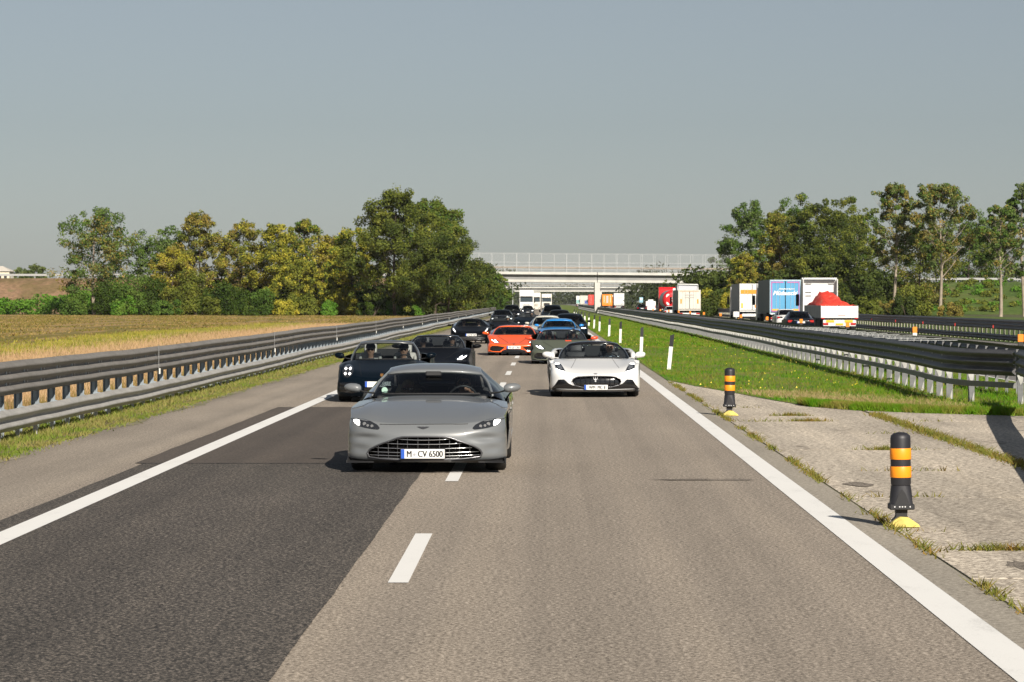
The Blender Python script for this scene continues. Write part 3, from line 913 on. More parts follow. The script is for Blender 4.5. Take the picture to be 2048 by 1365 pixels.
for i, (px, yt, Y, w, st, lv, n, bare, lab) in enumerate(left):
    px_tree('tree', lab, px, yt, 630, Y, w, style=st, leaves=lv, n=n, bare=bare, seed=20 + i, size=.32, group=GL, fill=.8)
px_tree('tree', 'tallest dense green tree of the left row with pointed top', 790, 378, 640, 418, 190, style='tall', leaves=(('mid', .6), ('dark', .5)), n=15000, bare=.07, seed=41, size=.34, group=GL, fill=1.2)
px_tree('tree', 'broad dense tree behind the overhanging dark shrub, second tallest', 872, 402, 640, 432, 185, style='tall', leaves=(('green', .5), ('mid', .6)), n=14000, bare=.06, seed=42, size=.34, group=GL, fill=1.2)
px_tree('tree', 'dark spreading tree leaning towards the road by the bridge end', 898, 470, 640, 405, 190, style='bush', leaves=(('dark', .8), ('mid', .25)), n=16000, bare=.05, seed=43, size=.28, group=GL, fill=1.2)
px_tree('tree', 'small leafy tree under the left end of the bridge', 985, 540, 620, 480, 80, style='bush', leaves=(('green', .7), ('mid', .3)), n=5000, bare=.06, seed=44, size=.32, group=GL)
px_tree('tree', 'low round dark tree behind the left bank near the house', 72, 528, 560, 620, 60, style='bush', leaves=(('grey', .6), ('dark', .4)), n=2200, bare=.2, seed=45, size=.4, group=GL, fill=1)
px_tree('tree', 'low pale green tree right beside the cream house', 38, 535, 560, 640, 60, style='bush', leaves=(('grey', 1),), n=2200, bare=.2, seed=46, size=.4, group=GL, fill=1)

right = [
 (1452, 470, 532, 80, 'bush', (('dark', .7), ('green', .4)), 4500, .15, None, 'dark low tree at the left edge of the right-hand wood'),
 (1500, 398, 462, 130, 'round', (('green', .8), ('grey', .3)), 9000, .12, None, 'rounded green tree above the right end of the bridge'),
 (1588, 386, 470, 120, 'round', (('green', .6), ('mid', .5)), 8000, .12, None, 'tall green tree behind the rusty one on the right'),
 (1560, 420, 446, 110, 'tall', (('brown', .6), ('mid', .6), ('yellow', .2)), 8500, .05, None, 'rust-tinted tree over the white and orange truck'),
 (1492, 505, 440, 85, 'bush', (('yellow', .5), ('brown', .3), ('mid', .4)), 6000, .06, None, 'yellow-brown low tree at the bridge end'),
 (1660, 396, 440, 170, 'round', (('dark', .8), ('mid', .6)), 15000, .06, None, 'big dark olive tree behind the red-tarp truck'),
 (1715, 388, 452, 120, 'round', (('mid', .7), ('green', .3)), 8000, .08, None, 'olive tree between the dark tree and the tall poplars'),
 (1640, 500, 420, 150, 'bush', (('dark', .6), ('mid', .5)), 9000, .04, None, 'dark bushy tree low behind the blue truck'),
 (1790, 364, 408, 105, 'poplar', (('grey', .5), ('green', .35), ('brown', .5)), 5200, .32, BARK_P, 'first tall thin poplar with bare trunk and green tuft'),
 (1880, 366, 402, 125, 'poplar', (('grey', .5), ('green', .4), ('brown', .5)), 6200, .30, BARK_P, 'second tall thin poplar, wider, with bare pale trunk'),
 (2000, 408, 398, 90, 'poplar', (('green', .5), ('grey', .4), ('brown', .2)), 4200, .30, BARK_P, 'third slim poplar near the picture edge'),
 (2046, 362, 404, 90, 'poplar', (('green', .6), ('grey', .4)), 5200, .25, BARK_P, 'poplar cut by the right picture edge'),
 (1985, 440, 545, 150, 'bush', (('dark', .7), ('green', .4)), 9000, .05, None, 'dark leafy tree behind the third poplar'),
 (1840, 430, 450, 150, 'round', (('mid', .6), ('brown', .4), ('dark', .3)), 9000, .06, None, 'brownish-olive tree filling in behind the two poplars'),
 (1935, 410, 540, 110, 'round', (('green', .6), ('mid', .4)), 6000, .15, None, 'green tree peeping between the second and third poplar'),
]
for i, (px, yt, Y, w, st, lv, n, bare, bk, lab) in enumerate(right):
    px_tree('tree', lab, px, yt, 640, Y, w, style=st, leaves=lv, n=n, bare=bare, seed=60 + i, size=.32, group=GR, fill=.55 if st == 'poplar' else 1.0, bark=bk, trunk_r=.26 if st == 'poplar' else None)

def shrub(name, label, px, ytop, Y, wpx, kind, n, seed, group, size=.28, zb=0.0):
    s = FPX / Y; X = (px - VPX) / s; H = max(.8, HCAM - (ytop - HPX) / s - zb); W = wpx / s
    r = random.Random(seed); rng = np.random.default_rng(seed)
    t = empty(name, (X, Y, zb), 0, label, 'shrub', group)
    mb = MB(); cl = []
    for i in range(9):
        a = r.uniform(0, 6.28); q = r.uniform(.2, 1)
        tip = Vector((math.cos(a) * W * .42 * q, math.sin(a) * W * .3 * q, H * r.uniform(.3, .86)))
        mb.tube([(tip.x * .15, tip.y * .15, -.05), tip * .55, tip], [.05, .035, .012], 5, cap=False)
        rr_ = min(W, H) * r.uniform(.16, .28); cl.append((tuple(tip), (rr_ * 1.2, rr_ * 1.1, rr_), rr_ ** 2))
        cl.append(((tip.x * 1.1, tip.y, tip.z * .35), (rr_ * 1.2, rr_, rr_ * .9), rr_ ** 2))
    mb.build('stems', BARK, t)
    quads_obj('crown', leaf_cloud(rng, cl, int(n * 1.8), size * .6), LEAF[kind], t)
GS = 'shrubs at the foot of the left trees'
sx = [(150, 578, 'green'), (215, 560, 'bush'), (262, 540, 'green'), (305, 548, 'bush'), (352, 560, 'mid'), (392, 540, 'mid'), (436, 558, 'bush'), (478, 566, 'bush'), (520, 576, 'green'), (560, 572, 'bush'), (598, 580, 'mid'), (640, 574, 'bush'), (684, 580, 'yellow'), (724, 578, 'bush'), (762, 572, 'dark'), (806, 582, 'dark'), (846, 576, 'dark'), (900, 572, 'dark'), (944, 578, 'mid'), (240, 590, 'ground'), (330, 598, 'green'), (420, 596, 'mid'), (500, 600, 'bush'), (575, 598, 'yellow'), (655, 600, 'ground'), (700, 596, 'yellow'), (745, 600, 'bush'), (820, 604, 'ground'), (795, 602, 'ground')]
for i, (px, yt, kd) in enumerate(sx):
    nm = {'green': 'green', 'bush': 'dark green', 'mid': 'olive', 'yellow': 'yellowish', 'dark': 'very dark', 'ground': 'bright green'}[kd]
    shrub('shrub', f'{nm} shrub, {words_n[i] if i < 12 else str(i + 1) + "th"} of the undergrowth clumps below the left tree row', px, yt, 428 + (i * 7) % 14 - (8 if i > 18 else 0), 64, kd, 2600, 200 + i, GS, .27)
GS2 = 'shrubs behind the far crash barrier'
sx2 = [(1405, 585, 'dark'), (1440, 572, 'yellow'), (1470, 590, 'mid'), (1700, 590, 'dark'), (1740, 596, 'mid'), (1775, 600, 'brown'), (1815, 592, 'dark'), (1850, 604, 'mid'), (1905, 606, 'brown'), (1760, 560, 'dark'), (1830, 565, 'mid'), (1620, 580, 'dark')]
for i, (px, yt, kd) in enumerate(sx2):
    shrub('shrub', f'{words_n[i]} of the low bushes behind the far crash barrier below the right trees', px, yt, 392 + (i * 11) % 20, 70, kd, 2600, 300 + i, GS2, .27)

# rough growth along the field edge, the far bank and a hazy wood beyond the bridges: masses nobody could count
def mass(name, label, cat, boxes, n, size, kind, seed, mat=None):
    rng = np.random.default_rng(seed); cl = []
    for (x0, x1, y0, y1, z0, z1, k, rr_) in boxes:
        for _ in range(k):
            q = rr_ * rng.uniform(.6, 1.3)
            cl.append(((rng.uniform(x0, x1), rng.uniform(y0, y1), rng.uniform(z0, z1)), (q * 1.3, q, q * rng.uniform(.6, 1.0)), q ** 2))
    o = quads_obj(name, leaf_cloud(rng, cl, n, size), mat or LEAF[kind]); tag(o, label, cat, kind='stuff'); return o
mass('undergrowth', 'bright green undergrowth below the reddish bank at far left', 'undergrowth', [(-88, -40, 452, 462, .2, 1.7, 90, 1.1), (-88, -62, 456, 470, .4, 2.6, 60, 1.2), (-76, -62, 468, 478, 1.5, 3.6, 24, 1.3)], 26000, .22, 'ground', 5)
mass('undergrowth', 'dark undergrowth filling the gaps between the left trees', 'undergrowth', [(-62, -8, 448, 470, .5, 4.5, 130, 2.0), (-40, -9, 430, 450, .2, 2.0, 60, 1.0)], 26000, .34, 'bush', 6)
mass('undergrowth', 'dark undergrowth behind the right crash barrier', 'undergrowth', [(22, 54, 436, 462, .5, 6.0, 110, 2.2), (26, 48, 400, 430, .2, 2.0, 60, 1.0)], 26000, .34, 'dark', 7)
def bank_z(y): return float(np.interp(y, [456, 469.6, 481.5, 490], [0, 1.8, 4.2, 5.3]))
bx = []
for _ in range(110):
    yy = RNG.uniform(457, 489); xx = RNG.uniform(50, 84); bx.append((xx, xx + .1, yy, yy + .1, bank_z(yy), bank_z(yy) + .5, 1, .75))
mass('scrub', 'olive scrub growing over the sunlit right-hand bank', 'scrub', bx[:70], 11000, .20, 'mid', 15)
mass('scrub', 'fresh green scrub on the sunlit right-hand bank', 'scrub', bx[70:], 6000, .20, 'ground', 16)
M_farleaf = leafy('leaf_far', [(.035, .05, .022), (.055, .07, .03), (.075, .085, .035)], .08)
mass('far_wood', 'hazy wood beyond the bridge along the other carriageway', 'wood', [(22, 70, 640, 900, 0, 9, 150, 3.2), (-40, -10, 620, 980, 0, 10, 120, 3.0), (60, 200, 900, 1100, 0, 8, 70, 4.5)], 40000, .55, None, 8, M_farleaf)
mass('far_wood', 'faint far wood closing the view at the horizon', 'wood', [(-260, -45, 1250, 1400, 0, 8, 120, 6.0), (60, 420, 1250, 1500, 0, 11, 140, 7.0), (-45, 60, 1900, 2100, 0, 9, 80, 7.0)], 30000, 1.0, None, 9, M_farleaf)

# ------------------------------------------------------------------ grass, stubble, weeds
def blades(name, label, cat, pts, hmin, hmax, w, mat, rng, lean=.5, kind='stuff', parent=None):
    n = len(pts); P = np.array(pts, float)
    a = rng.uniform(0, np.pi, n); d = np.stack([np.cos(a), np.sin(a) * .6, np.zeros(n)], 1)
    h = rng.uniform(hmin, hmax, n)
    ww = w * rng.uniform(.6, 1.3, n)[:, None]
    tip = P + np.stack([rng.normal(0, lean, n) * h, rng.normal(0, lean, n) * h, h], 1)
    o = quads_obj(name, np.stack([P - d * ww, P + d * ww, tip], 1), mat, parent, 3)
    tag(o, label, cat, kind=kind); return o
G_lawn = leafy('grass_median', [(.055, .17, .004), (.080, .225, .006), (.135, .235, .014), (.27, .225, .055), (.070, .20, .005)], .55, .3)
G_verge = leafy('grass_verge', [(.11, .18, .02), (.18, .24, .035), (.30, .25, .09), (.14, .21, .025)], .9, .3)
G_stub = leafy('stubble', [(.44, .27, .14), (.52, .35, .20), (.38, .26, .12)], .5, .25)
G_field = leafy('field_growth', [(.28, .18, .055), (.25, .185, .032), (.15, .145, .022), (.38, .255, .11), (.19, .18, .025), (.33, .215, .08)], .09, .25)
G_weed = leafy('weeds', [(.10, .15, .02), (.20, .19, .04), (.30, .16, .05)], 4.0, .3)
def med_edge(y):
    for (xa, ya), (xb, yb) in zip(edge, edge[1:]):
        if yb <= y <= ya: return xa + (xb - xa) * (y - ya) / (yb - ya)
    return 3.14 if y > 76 else 99
pts = []
N = 150000
Yq = 52 + (RNG.random(N) ** 2.0) * 340
Xq = RNG.uniform(3.14, 11.5, N)
patch = np.sin(Xq * 1.7 + np.sin(Yq * .25) * 2) * np.sin(Yq * .31 + Xq * .4)
for x, yv, q, u in zip(Xq, Yq, patch, RNG.random(N)):
    if x > med_edge(yv) + .05 and u < .65 + .4 * q: pts.append((x, yv, .008))
pts = np.array(pts)
scale = np.clip(pts[:, 1] / 90, .75, 4)
near = pts[pts[:, 1] < 130]; farp = pts[pts[:, 1] >= 130]
blades('grass', 'mown green grass of the median strip', 'grass', near, .04, .13, .009, G_lawn, RNG, .7)
blades('grass', 'mown grass of the median strip farther off', 'grass', farp, .05, .13, .022, G_lawn, RNG, .7)
n = 26000      # lush fringe along the concrete
yy = RNG.uniform(51.8, 58, n); ok = []
for k in range(n):
    e = med_edge(yy[k])
    if e < 90: ok.append((e + abs(RNG.normal(0, .16)) * (1 if yy[k] < 57 else .5) + .02, yy[k] + RNG.normal(0, .2), .006))
blades('grass', 'longer bright grass fringe where the median meets the concrete', 'grass', ok, .06, .17, .009, G_lawn, RNG, .5)
n = 60000
yv = 36 + RNG.random(n) ** 1.7 * 250
xv = -7.28 - RNG.random(n) ** .8 * 1.6
blades('grass', 'green grass verge under the left crash barrier', 'grass', np.stack([xv, yv, np.full(n, .008)], 1), .03, .11, .011, G_verge, RNG, .6)
n = 9000
yv = 30 + RNG.random(n) ** 1.3 * 90; xv = -7.25 + np.abs(RNG.normal(0, .13, n))
blades('grass', 'thin straggling grass on the sandy shoulder edge', 'grass', np.stack([xv, yv, np.full(n, .005)], 1), .02, .06, .01, G_verge, RNG, .8)
n = 90000
yv = 60 + RNG.random(n) ** 1.3 * 200; xv = -9.3 - RNG.random(n) * 16
m_ = (xv > -(.19 * yv) - 1) & (xv > -19.5 - RNG.random(n) ** 2 * 5)
blades('stubble', 'dry tan stubble standing along the near side of the field', 'stubble', np.stack([xv, yv, np.full(n, -.02)], 1)[m_], .10, .28, .013, G_stub, RNG, .25)
n = 110000
yv = 105 + RNG.random(n) ** 1.15 * 340; xv = -9.5 - RNG.random(n) * 80
m_ = (xv > -(.19 * yv) - 1)
blades('field_growth', 'golden and olive regrowth over the harvested field', 'field', np.stack([xv, yv, np.full(n, -.02)], 1)[m_ & (xv < -17) & (np.sin(xv * 1.1) + np.sin(xv * .37 + yv * .05) + RNG.normal(0, .8, n) > -.3)], .04, .15, .05, G_field, RNG, .8)
n = 26000
yv = 95 + RNG.random(n) ** 1.3 * 170; xv = -23.5 + RNG.normal(0, 1.3, n) + 1.2 * np.sin(yv * .06)
blades('weeds', 'band of yellow-green weeds behind the left barrier', 'weeds', np.stack([xv, yv, np.full(n, -.02)], 1), .06, .22, .03, leafy('weeds_yellow', [(.26, .26, .04), (.40, .34, .06), (.20, .23, .04), (.42, .32, .10)], .3, .3), RNG, .5)
n = 5000
yv = RNG.uniform(38, 120, n); xv = -8.9 - RNG.random(n) * .8
blades('weeds', 'mixed weeds and straw behind the left barrier posts', 'weeds', np.stack([xv, yv, np.full(n, -.02)], 1), .1, .45, .014, leafy('weeds_mixed', [(.16, .17, .03), (.35, .22, .09), (.12, .17, .03)], .8, .3), RNG, .4)
n = 16000
yv = RNG.uniform(54, 66, n); xv = 3.4 + (66 - yv) * .36 + np.abs(RNG.normal(0, 1.0, n))
blades('dry_grass', 'dry straw-coloured patch of grass beyond the smaller bollard', 'grass', np.stack([xv, yv, np.full(n, .006)], 1)[(xv > 3.5) & (xv < 8.2) & (np.array([med_edge(q) for q in yv]) + .2 < xv)], .03, .10, .010, leafy('grass_dry', [(.34, .26, .12), (.44, .33, .17), (.24, .24, .07)], 1.2, .3), RNG, .8)
n = 190      # dandelions
yv = 66 + RNG.random(n) ** 1.5 * 120; xv = RNG.uniform(3.6, 8.3, n)
blades('dandelions', 'tiny yellow dandelion heads scattered over the median grass', 'flowers', np.stack([xv, yv, np.full(n, .09)], 1), .02, .035, .016, plain('dandelion_yellow', (.80, .62, .04), .6), RNG, .3)
# weeds in the slab joints
J = []
n = 5200
yv = RNG.uniform(17, 74, n); J.append(np.stack([3.145 + RNG.normal(0, .035, n), yv, np.full(n, .004)], 1)[np.sin(yv * 1.9) + np.sin(yv * .73 + 1) + RNG.normal(0, .5, n) > .1])
n = 5200
yv = RNG.uniform(28, 53, n); J.append(np.stack([5.945 + RNG.normal(0, .075, n), yv, np.full(n, .004)], 1))
for yj in rows[5:-2]:
    n = 260; xv = RNG.uniform(3.2, 8.8, n); k = np.sin(xv * 2.3 + yj) + RNG.normal(0, .35, n) > .55
    J.append(np.stack([xv, yj + RNG.normal(0, .03, n), np.full(n, .004)], 1)[k])
for (cx, cy) in ((4.72, 40.3), (4.5, 49.9), (3.75, 24.05), (4.4, 52.3)):
    n = 260; J.append(np.stack([cx + RNG.normal(0, .17, n), cy + RNG.normal(0, .05, n), np.full(n, .004)], 1))
blades('weeds', 'weeds growing in the joints of the concrete apron', 'weeds', np.concatenate(J), .02, .085, .009, G_weed, RNG, .9)

# haze: one closed box of thin pale air round everything
hz = MB(); hz.box((0, 1480, 14.0), (2400, 3160, 32.0))
o = hz.build('haze', None); o['kind'] = 'stuff'; tag(o, 'thin pale autumn haze over the plain', 'haze')
mh = bpy.data.materials.new('haze'); mh.use_nodes = True
nt = mh.node_tree
for nd in list(nt.nodes): nt.nodes.remove(nd)
ov = nt.nodes.new('ShaderNodeOutputMaterial'); pv = nt.nodes.new('ShaderNodeVolumePrincipled')
pv.inputs['Color'].default_value = (.90, .94, .98, 1); pv.inputs['Density'].default_value = .000035; pv.inputs['Anisotropy'].default_value = .0
nt.links.new(pv.outputs[0], ov.inputs['Volume'])
o.data.materials.clear(); o.data.materials.append(mh)
# ------------------------------------------------------------------ cars
def crom(rows, m):
    """smooth resampling of parameter rows, m steps per gap (monotone-ish cubic)"""
    A = np.array(rows, float); out = []
    for i in range(len(A) - 1):
        p1, p2 = A[i], A[i + 1]
        t1 = (A[i + 1] - A[i - 1]) / 2 if i > 0 else p2 - p1
        t2 = (A[i + 2] - A[i]) / 2 if i + 2 < len(A) else p2 - p1
        for k in range(m):
            t = k / m
            out.append((2 * t**3 - 3 * t**2 + 1) * p1 + (t**3 - 2 * t**2 + t) * t1 + (-2 * t**3 + 3 * t**2) * p2 + (t**3 - t**2) * t2)
    out.append(A[-1])
    return out

def net(rows, cols, n=2.5, hp=.74, dp=3.0):
    """rows: (y, z, halfwidth, sweep, drop, hump) -> grid of points, u from -1 to 1"""
    G = []
    for (y, z, w, sw, dr, hu) in rows:
        line = []
        for k in range(cols + 1):
            t = -1 + 2 * k / cols
            a = abs(t) * math.pi / 2
            u = math.sin(a) ** (2 / n); c = max(0.0, math.cos(a)) ** (2 / n)
            line.append(Vector((math.copysign(w * u, t), y + sw * (1 - c), z - dr * u ** dp + hu * math.exp(-((u - hp) / .16) ** 2))))
        G.append(line)
    return G

def grid_mesh(G, V, F, flip=False, keep=None):
    b = len(V); nc = len(G[0])
    for line in G: V.extend(line)
    for i in range(len(G) - 1):
        for k in range(nc - 1):
            if keep and not keep(i, k): continue
            f = (b + i * nc + k, b + i * nc + k + 1, b + (i + 1) * nc + k + 1, b + (i + 1) * nc + k)
            F.append(f[::-1] if flip else f)

def lerp_poly(P, x):
    if x <= P[0][0]: return P[0][1]
    for (a, za), (b, zb) in zip(P, P[1:]):
        if x <= b: return za + (zb - za) * (x - a) / max(b - a, 1e-9)
    return P[-1][1]

class Outline:
    """front-view shape: upper and lower edge as functions of x"""
    def __init__(self, up, lo): self.up, self.lo = up, lo; self.x0, self.x1 = max(up[0][0], lo[0][0]), min(up[-1][0], lo[-1][0])
    def inside(self, x, z): return self.x0 < x < self.x1 and lerp_poly(self.lo, x) < z < lerp_poly(self.up, x)
    def ring(self, n=60):
        xs = [self.x0 + (self.x1 - self.x0) * (0.5 - 0.5 * math.cos(math.pi * k / n)) for k in range(n + 1)]
        return [(x, lerp_poly(self.up, x)) for x in xs] + [(x, lerp_poly(self.lo, x)) for x in reversed(xs)]
    def mirror(self): return Outline([(-x, z) for x, z in reversed(self.up)], [(-x, z) for x, z in reversed(self.lo)])

class CarShell: pass

def car_shell(P, name, loc, rz, label, paint, group=None, res=1.0, cuts=()):
    """body, windscreen, roof, glass, wheels, underbody of one car; P holds its rows"""
    S = CarShell()
    t = empty(name, loc, rz, label, 'car', group)
    S.t, S.P, S.paint = t, P, paint
    cols = int(48 * res) * 2; m = max(3, int(7 * res))
    n = P.get('n', 2.5)
    Fr = crom(P['F'], m); Tr = crom(P['T'], m)
    GF = net(Fr, cols, n, P.get('hp', .74)); GT = net(Tr, cols, n, P.get('hp', .74))
    V, F = [], []
    grid_mesh(GF, V, F, True)
    grid_mesh(GT, V, F)
    # rear deck and tail
    Dr = crom(P['D'], 4); GD = net(Dr, 24, 3.0, .8)
    grid_mesh(GD, V, F)
    Br = crom(P['B'], 3); GB = net(Br, 24, 3.0)
    grid_mesh(GB, V, F)
    # flanks, from the shoulder line down to the sill, cut by the wheel arches
    sh = [(g[-1].y, g[-1].x, g[-1].z) for g in GT]
    belt = P.get('belt', [])
    sh += belt + [(g[-1].y, g[-1].x, g[-1].z) for g in GD]
    sh = sorted(sh); 
    ys = [s[0] for s in sh]; S.sh = sh
    fe = [(g[-1].z, g[-1].y, g[-1].x) for g in GF]          # front edge column, top to bottom
    be = [(g[-1].z, g[-1].y, g[-1].x) for g in GB]
    y0 = max(q[1] for q in fe); y1 = min(q[1] for q in be)
    nz = 6
    sill = P.get('sill', .15)
    def shoulder(y):
        return float(np.interp(y, ys, [s[1] for s in sh])), float(np.interp(y, ys, [s[2] for s in sh]))
    S.shoulder = shoulder
    ra = P['r'] + P.get('gap', .045); aw = [P['yf'], P['yr']]
    cy = sorted(set([round(v, 3) for v in np.linspace(y0 + .02, y1 - .02, 44)] + [round(a + ra * s, 3) for a in aw for s in np.linspace(-1, 1, 15)]))
    cy = [v for v in cy if y0 < v < y1]
    def col_at(y):
        w, zs = shoulder(y); zb = sill
        for a in aw:
            if abs(y - a) < ra: zb = max(zb, P['r'] + math.sqrt(max(0, ra * ra - (y - a) ** 2)))
        zb = min(zb, zs - .03); out = []
        for k in range(nz):
            f = k / (nz - 1); z = zs + (zb - zs) * f
            d = (zs - z)
            x = w + P.get('bulge', .02) * math.sin(min(1, d / .35) * math.pi * .5) - max(0, (.38 - z)) * .18 * (1 if zb < .3 else .3)
            out.append(Vector((x, y, z)))
        return out
    def edge_col(E):
        zt, zb = E[0][0], E[-1][0]; out = []
        Ez = sorted(E)
        for k in range(nz):
            z = zt + (zb - zt) * k / (nz - 1)
            out.append(Vector((np.interp(z, [e[0] for e in Ez], [e[2] for e in Ez]), np.interp(z, [e[0] for e in Ez], [e[1] for e in Ez]), z)))
        return out
    GS = [edge_col(fe)] + [col_at(y) for y in cy] + [edge_col(be)]
    grid_mesh(GS, V, F, True)
    grid_mesh([[Vector((-p.x, p.y, p.z)) for p in line] for line in GS], V, F)
    for (dx, dz, rx, rz, dep) in P.get('dents', ()):
        for j, v in enumerate(V):
            if v.y < .6:
                q = ((abs(v.x) - dx) / rx) ** 2 + ((v.z - dz) / rz) ** 2
                if q < 4: V[j] = Vector((v.x, v.y + dep * math.exp(-q * 1.2), v.z))
    S.bvh = BVHTree.FromPolygons([tuple(v) for v in V], F)
    # openings in the nose
    if cuts:
        rm = set()
        for i, f in enumerate(F):
            c = sum((V[j] for j in f), Vector()) / len(f)
            if c.y < P.get('cut_y', .6) and any(o.inside(c.x, c.z) for o in cuts): rm.add(i)
        inner = {j for i in rm for j in F[i]}; outer = {j for i, f in enumerate(F) if i not in rm for j in f}
        rings = [q for o in cuts for q in o.ring(160)]
        for j in inner & outer:
            x, z = min(rings, key=lambda q: (q[0] - V[j].x) ** 2 + (q[1] - V[j].z) ** 2)
            h = S.bvh.ray_cast(Vector((x, -3, z)), Vector((0, 1, 0)))[0]
            V[j] = Vector((x, h.y if h else V[j].y, z))
        F = [f for i, f in enumerate(F) if i not in rm]
    used = sorted({j for f in F for j in f}); ix = {j: k for k, j in enumerate(used)}
    S.body = mesh_obj('body', [V[j] for j in used], [tuple(ix[j] for j in f) for f in F], paint, t, auto=P.get('auto', 38))
    bm = bmesh.new(); bm.from_mesh(S.body.data); bmesh.ops.remove_doubles(bm, verts=bm.verts, dist=.002); bm.to_mesh(S.body.data); bm.free()
    S.body.data.set_sharp_from_angle(angle=math.radians(P.get('auto', 38)))
    # underbody, arches
    mb = MB(); L = P['L']; w = P['F'][-1][2]
    mb.box((0, L / 2 + .1, .25), (2 * (w - .30), L - 1.0, .24)); mb.box((0, P['yf'] - .0, .46), (2 * (w - .28), .72, .20)); mb.box((0, P['yr'], .5), (2 * (w - .28), .72, .3))
    mb.box((0, .55, .22), (2 * (w - .25), .5, .10))
    mb.build('underbody', M_under, t)
    # wheels
    wheels(S)
    return S

M_under = plain('underbody', (.012, .012, .012), .8)
M_tyre = plain('tyre_rubber', (.016, .016, .016), .75)
M_rim = plain('dark_alloy', (.05, .05, .055), .35, .8)
M_disc = plain('brake_disc', (.25, .25, .25), .35, .9)
M_black = plain('gloss_black', (.008, .008, .009), .15, coat=.5)
M_matte = plain('matte_black', (.016, .016, .017), .55)
M_chrome = plain('satin_chrome', (.62, .62, .62), .22, .95)
M_darkchrome = plain('dark_chrome', (.16, .16, .17), .3, .8)
M_lens = plain('lamp_lens', (.02, .022, .025), .08, coat=1.0)
M_lensg = plain('lamp_reflector', (.45, .46, .48), .15, .8)
M_drl = plain('daytime_lamp', (.9, .9, .9), .3, emit=(1, .97, .92), es=3.2)
M_lamp = plain('lamp_glow', (.9, .9, .9), .3, emit=(1, .98, .95), es=2.0)
M_tail = plain('tail_lamp', (.42, .012, .01), .25, coat=.6)
M_amber = plain('amber_lamp', (.75, .28, .02), .3)
M_plw = plain('plate_white', (.72, .72, .70), .45)
M_plb = plain('plate_blue', (.02, .09, .45), .4)
M_ink = plain('black_ink', (.01, .01, .01), .5)
M_int = plain('cabin_black', (.012, .012, .013), .6)
M_seat = plain('seat_black', (.02, .02, .022), .55)
M_seat_l = plain('seat_pale', (.42, .40, .36), .6)
M_glass = glass('windscreen_glass', (.74, .80, .81))
M_glass_d = glass('tinted_glass', (.22, .26, .28))

M_glass_o = glass('open_car_glass', (.56, .62, .64))
M_defl = plain('deflector_mesh', (.012, .013, .015), .5)
def wheel_mesh(P):
    r = P['r']; hw = P.get('tw', .125)
    key = ('wheel', r, hw)
    if key in MESHC: return MESHC[key]
    mb = MB(); mb.lathe([(r * .70, -hw * .96), (r * .93, -hw), (r * .985, -hw * .86), (r, -hw * .6), (r, hw * .6), (r * .985, hw * .86), (r * .93, hw), (r * .70, hw * .96)], 28, axis='x')
    a = mb.build('tyre', M_tyre, None, auto=40)
    mb = MB(); mb.lathe([(r * .70, -hw * .8), (r * .70, hw * .90), (r * .66, hw * .92), (r * .62, hw * .6), (r * .60, hw * .1)], 28, axis='x')
    for k in range(10):
        a_ = 2 * math.pi * k / 10
        mb.add([(hw * (.8 - .2 * q), math.cos(a_ + s * d) * rr, math.sin(a_ + s * d) * rr) for q, rr, d in ((0, r * .1, .5), (1, r * .66, .11)) for s in (-1, 1)] +
               [(hw * (.5 - .2 * q), math.cos(a_ + s * d) * rr, math.sin(a_ + s * d) * rr) for q, rr, d in ((0, r * .1, .5), (1, r * .66, .11)) for s in (-1, 1)],
               [(0, 1, 3, 2), (4, 6, 7, 5), (0, 2, 6, 4), (1, 5, 7, 3)])
    mb.lathe([(r * .12, hw * .4), (r * .12, hw * .85), (r * .04, hw * .88)], 14, axis='x')
    b = mb.build('rim', M_rim, None, auto=40)
    res = (a.data, b.data)
    for o in (a, b): bpy.data.objects.remove(o)
    MESHC[key] = res
    return res
MESHC = {}

def wheels(S):
    P, t = S.P, S.t; ty, rim = wheel_mesh(P)
    for yw, tw in ((P['yf'], P.get('tf')), (P['yr'], P.get('tr'))):
        for s in (-1, 1):
            e = bpy.data.objects.new('wheel', None); link(e, t)
            e.location = (s * tw, yw, P['r']); e.empty_display_size = .1
            if s < 0: e.rotation_euler = (0, 0, math.pi)
            a = link(bpy.data.objects.new('tyre', ty), e); b = link(bpy.data.objects.new('rim', rim), e)

def hit(S, x, z, dflt=0.0):
    h = S.bvh.ray_cast(Vector((x, -3, z)), Vector((0, 1, 0)))[0]
    return h.y if h else None

def patch(S, ol, name, mat, parent=None, off=.006, cols=20, rows=5, depth=.03, dflt=None):
    """solid panel that follows the nose: front-view outline projected onto the body, off metres proud"""
    G = []
    last = dflt
    xs = [ol.x0 + (ol.x1 - ol.x0) * (.5 - .5 * math.cos(math.pi * k / cols)) for k in range(cols + 1)]
    for j in range(rows + 1):
        line = []
        for x in xs:
            zl, zu = lerp_poly(ol.lo, x), lerp_poly(ol.up, x)
            z = zl + (zu - zl) * j / rows
            y = hit(S, x, z)
            line.append([x, y, z])
        G.append(line)
    known = [p[1] for l in G for p in l if p[1] is not None]
    mean = sum(known) / len(known) if known else (dflt or 0)
    for l in G:
        for p in l:
            if p[1] is None: p[1] = mean
    GV = [[Vector((p[0], p[1] - off, p[2])) for p in l] for l in G]
    V, F = [], []
    grid_mesh(GV, V, F)
    nc = cols + 1; nr = rows + 1
    loop = [k for k in range(nc)] + [j * nc + nc - 1 for j in range(1, nr)] + [(nr - 1) * nc + k for k in range(nc - 2, -1, -1)] + [j * nc for j in range(nr - 2, 0, -1)]
    b = len(V); V += [V[i] + Vector((0, depth, 0)) for i in loop]
    for i in range(len(loop)):
        j = (i + 1) % len(loop)
        F.append((loop[i], b + i, b + j, loop[j]))
    return mesh_obj(name, V, F, mat, parent or S.t, auto=35)

def recess(S, ol, name, mat, depth=.07, parent=None):
    return patch(S, ol, name, mat, parent, -depth, 20, 4, .01)

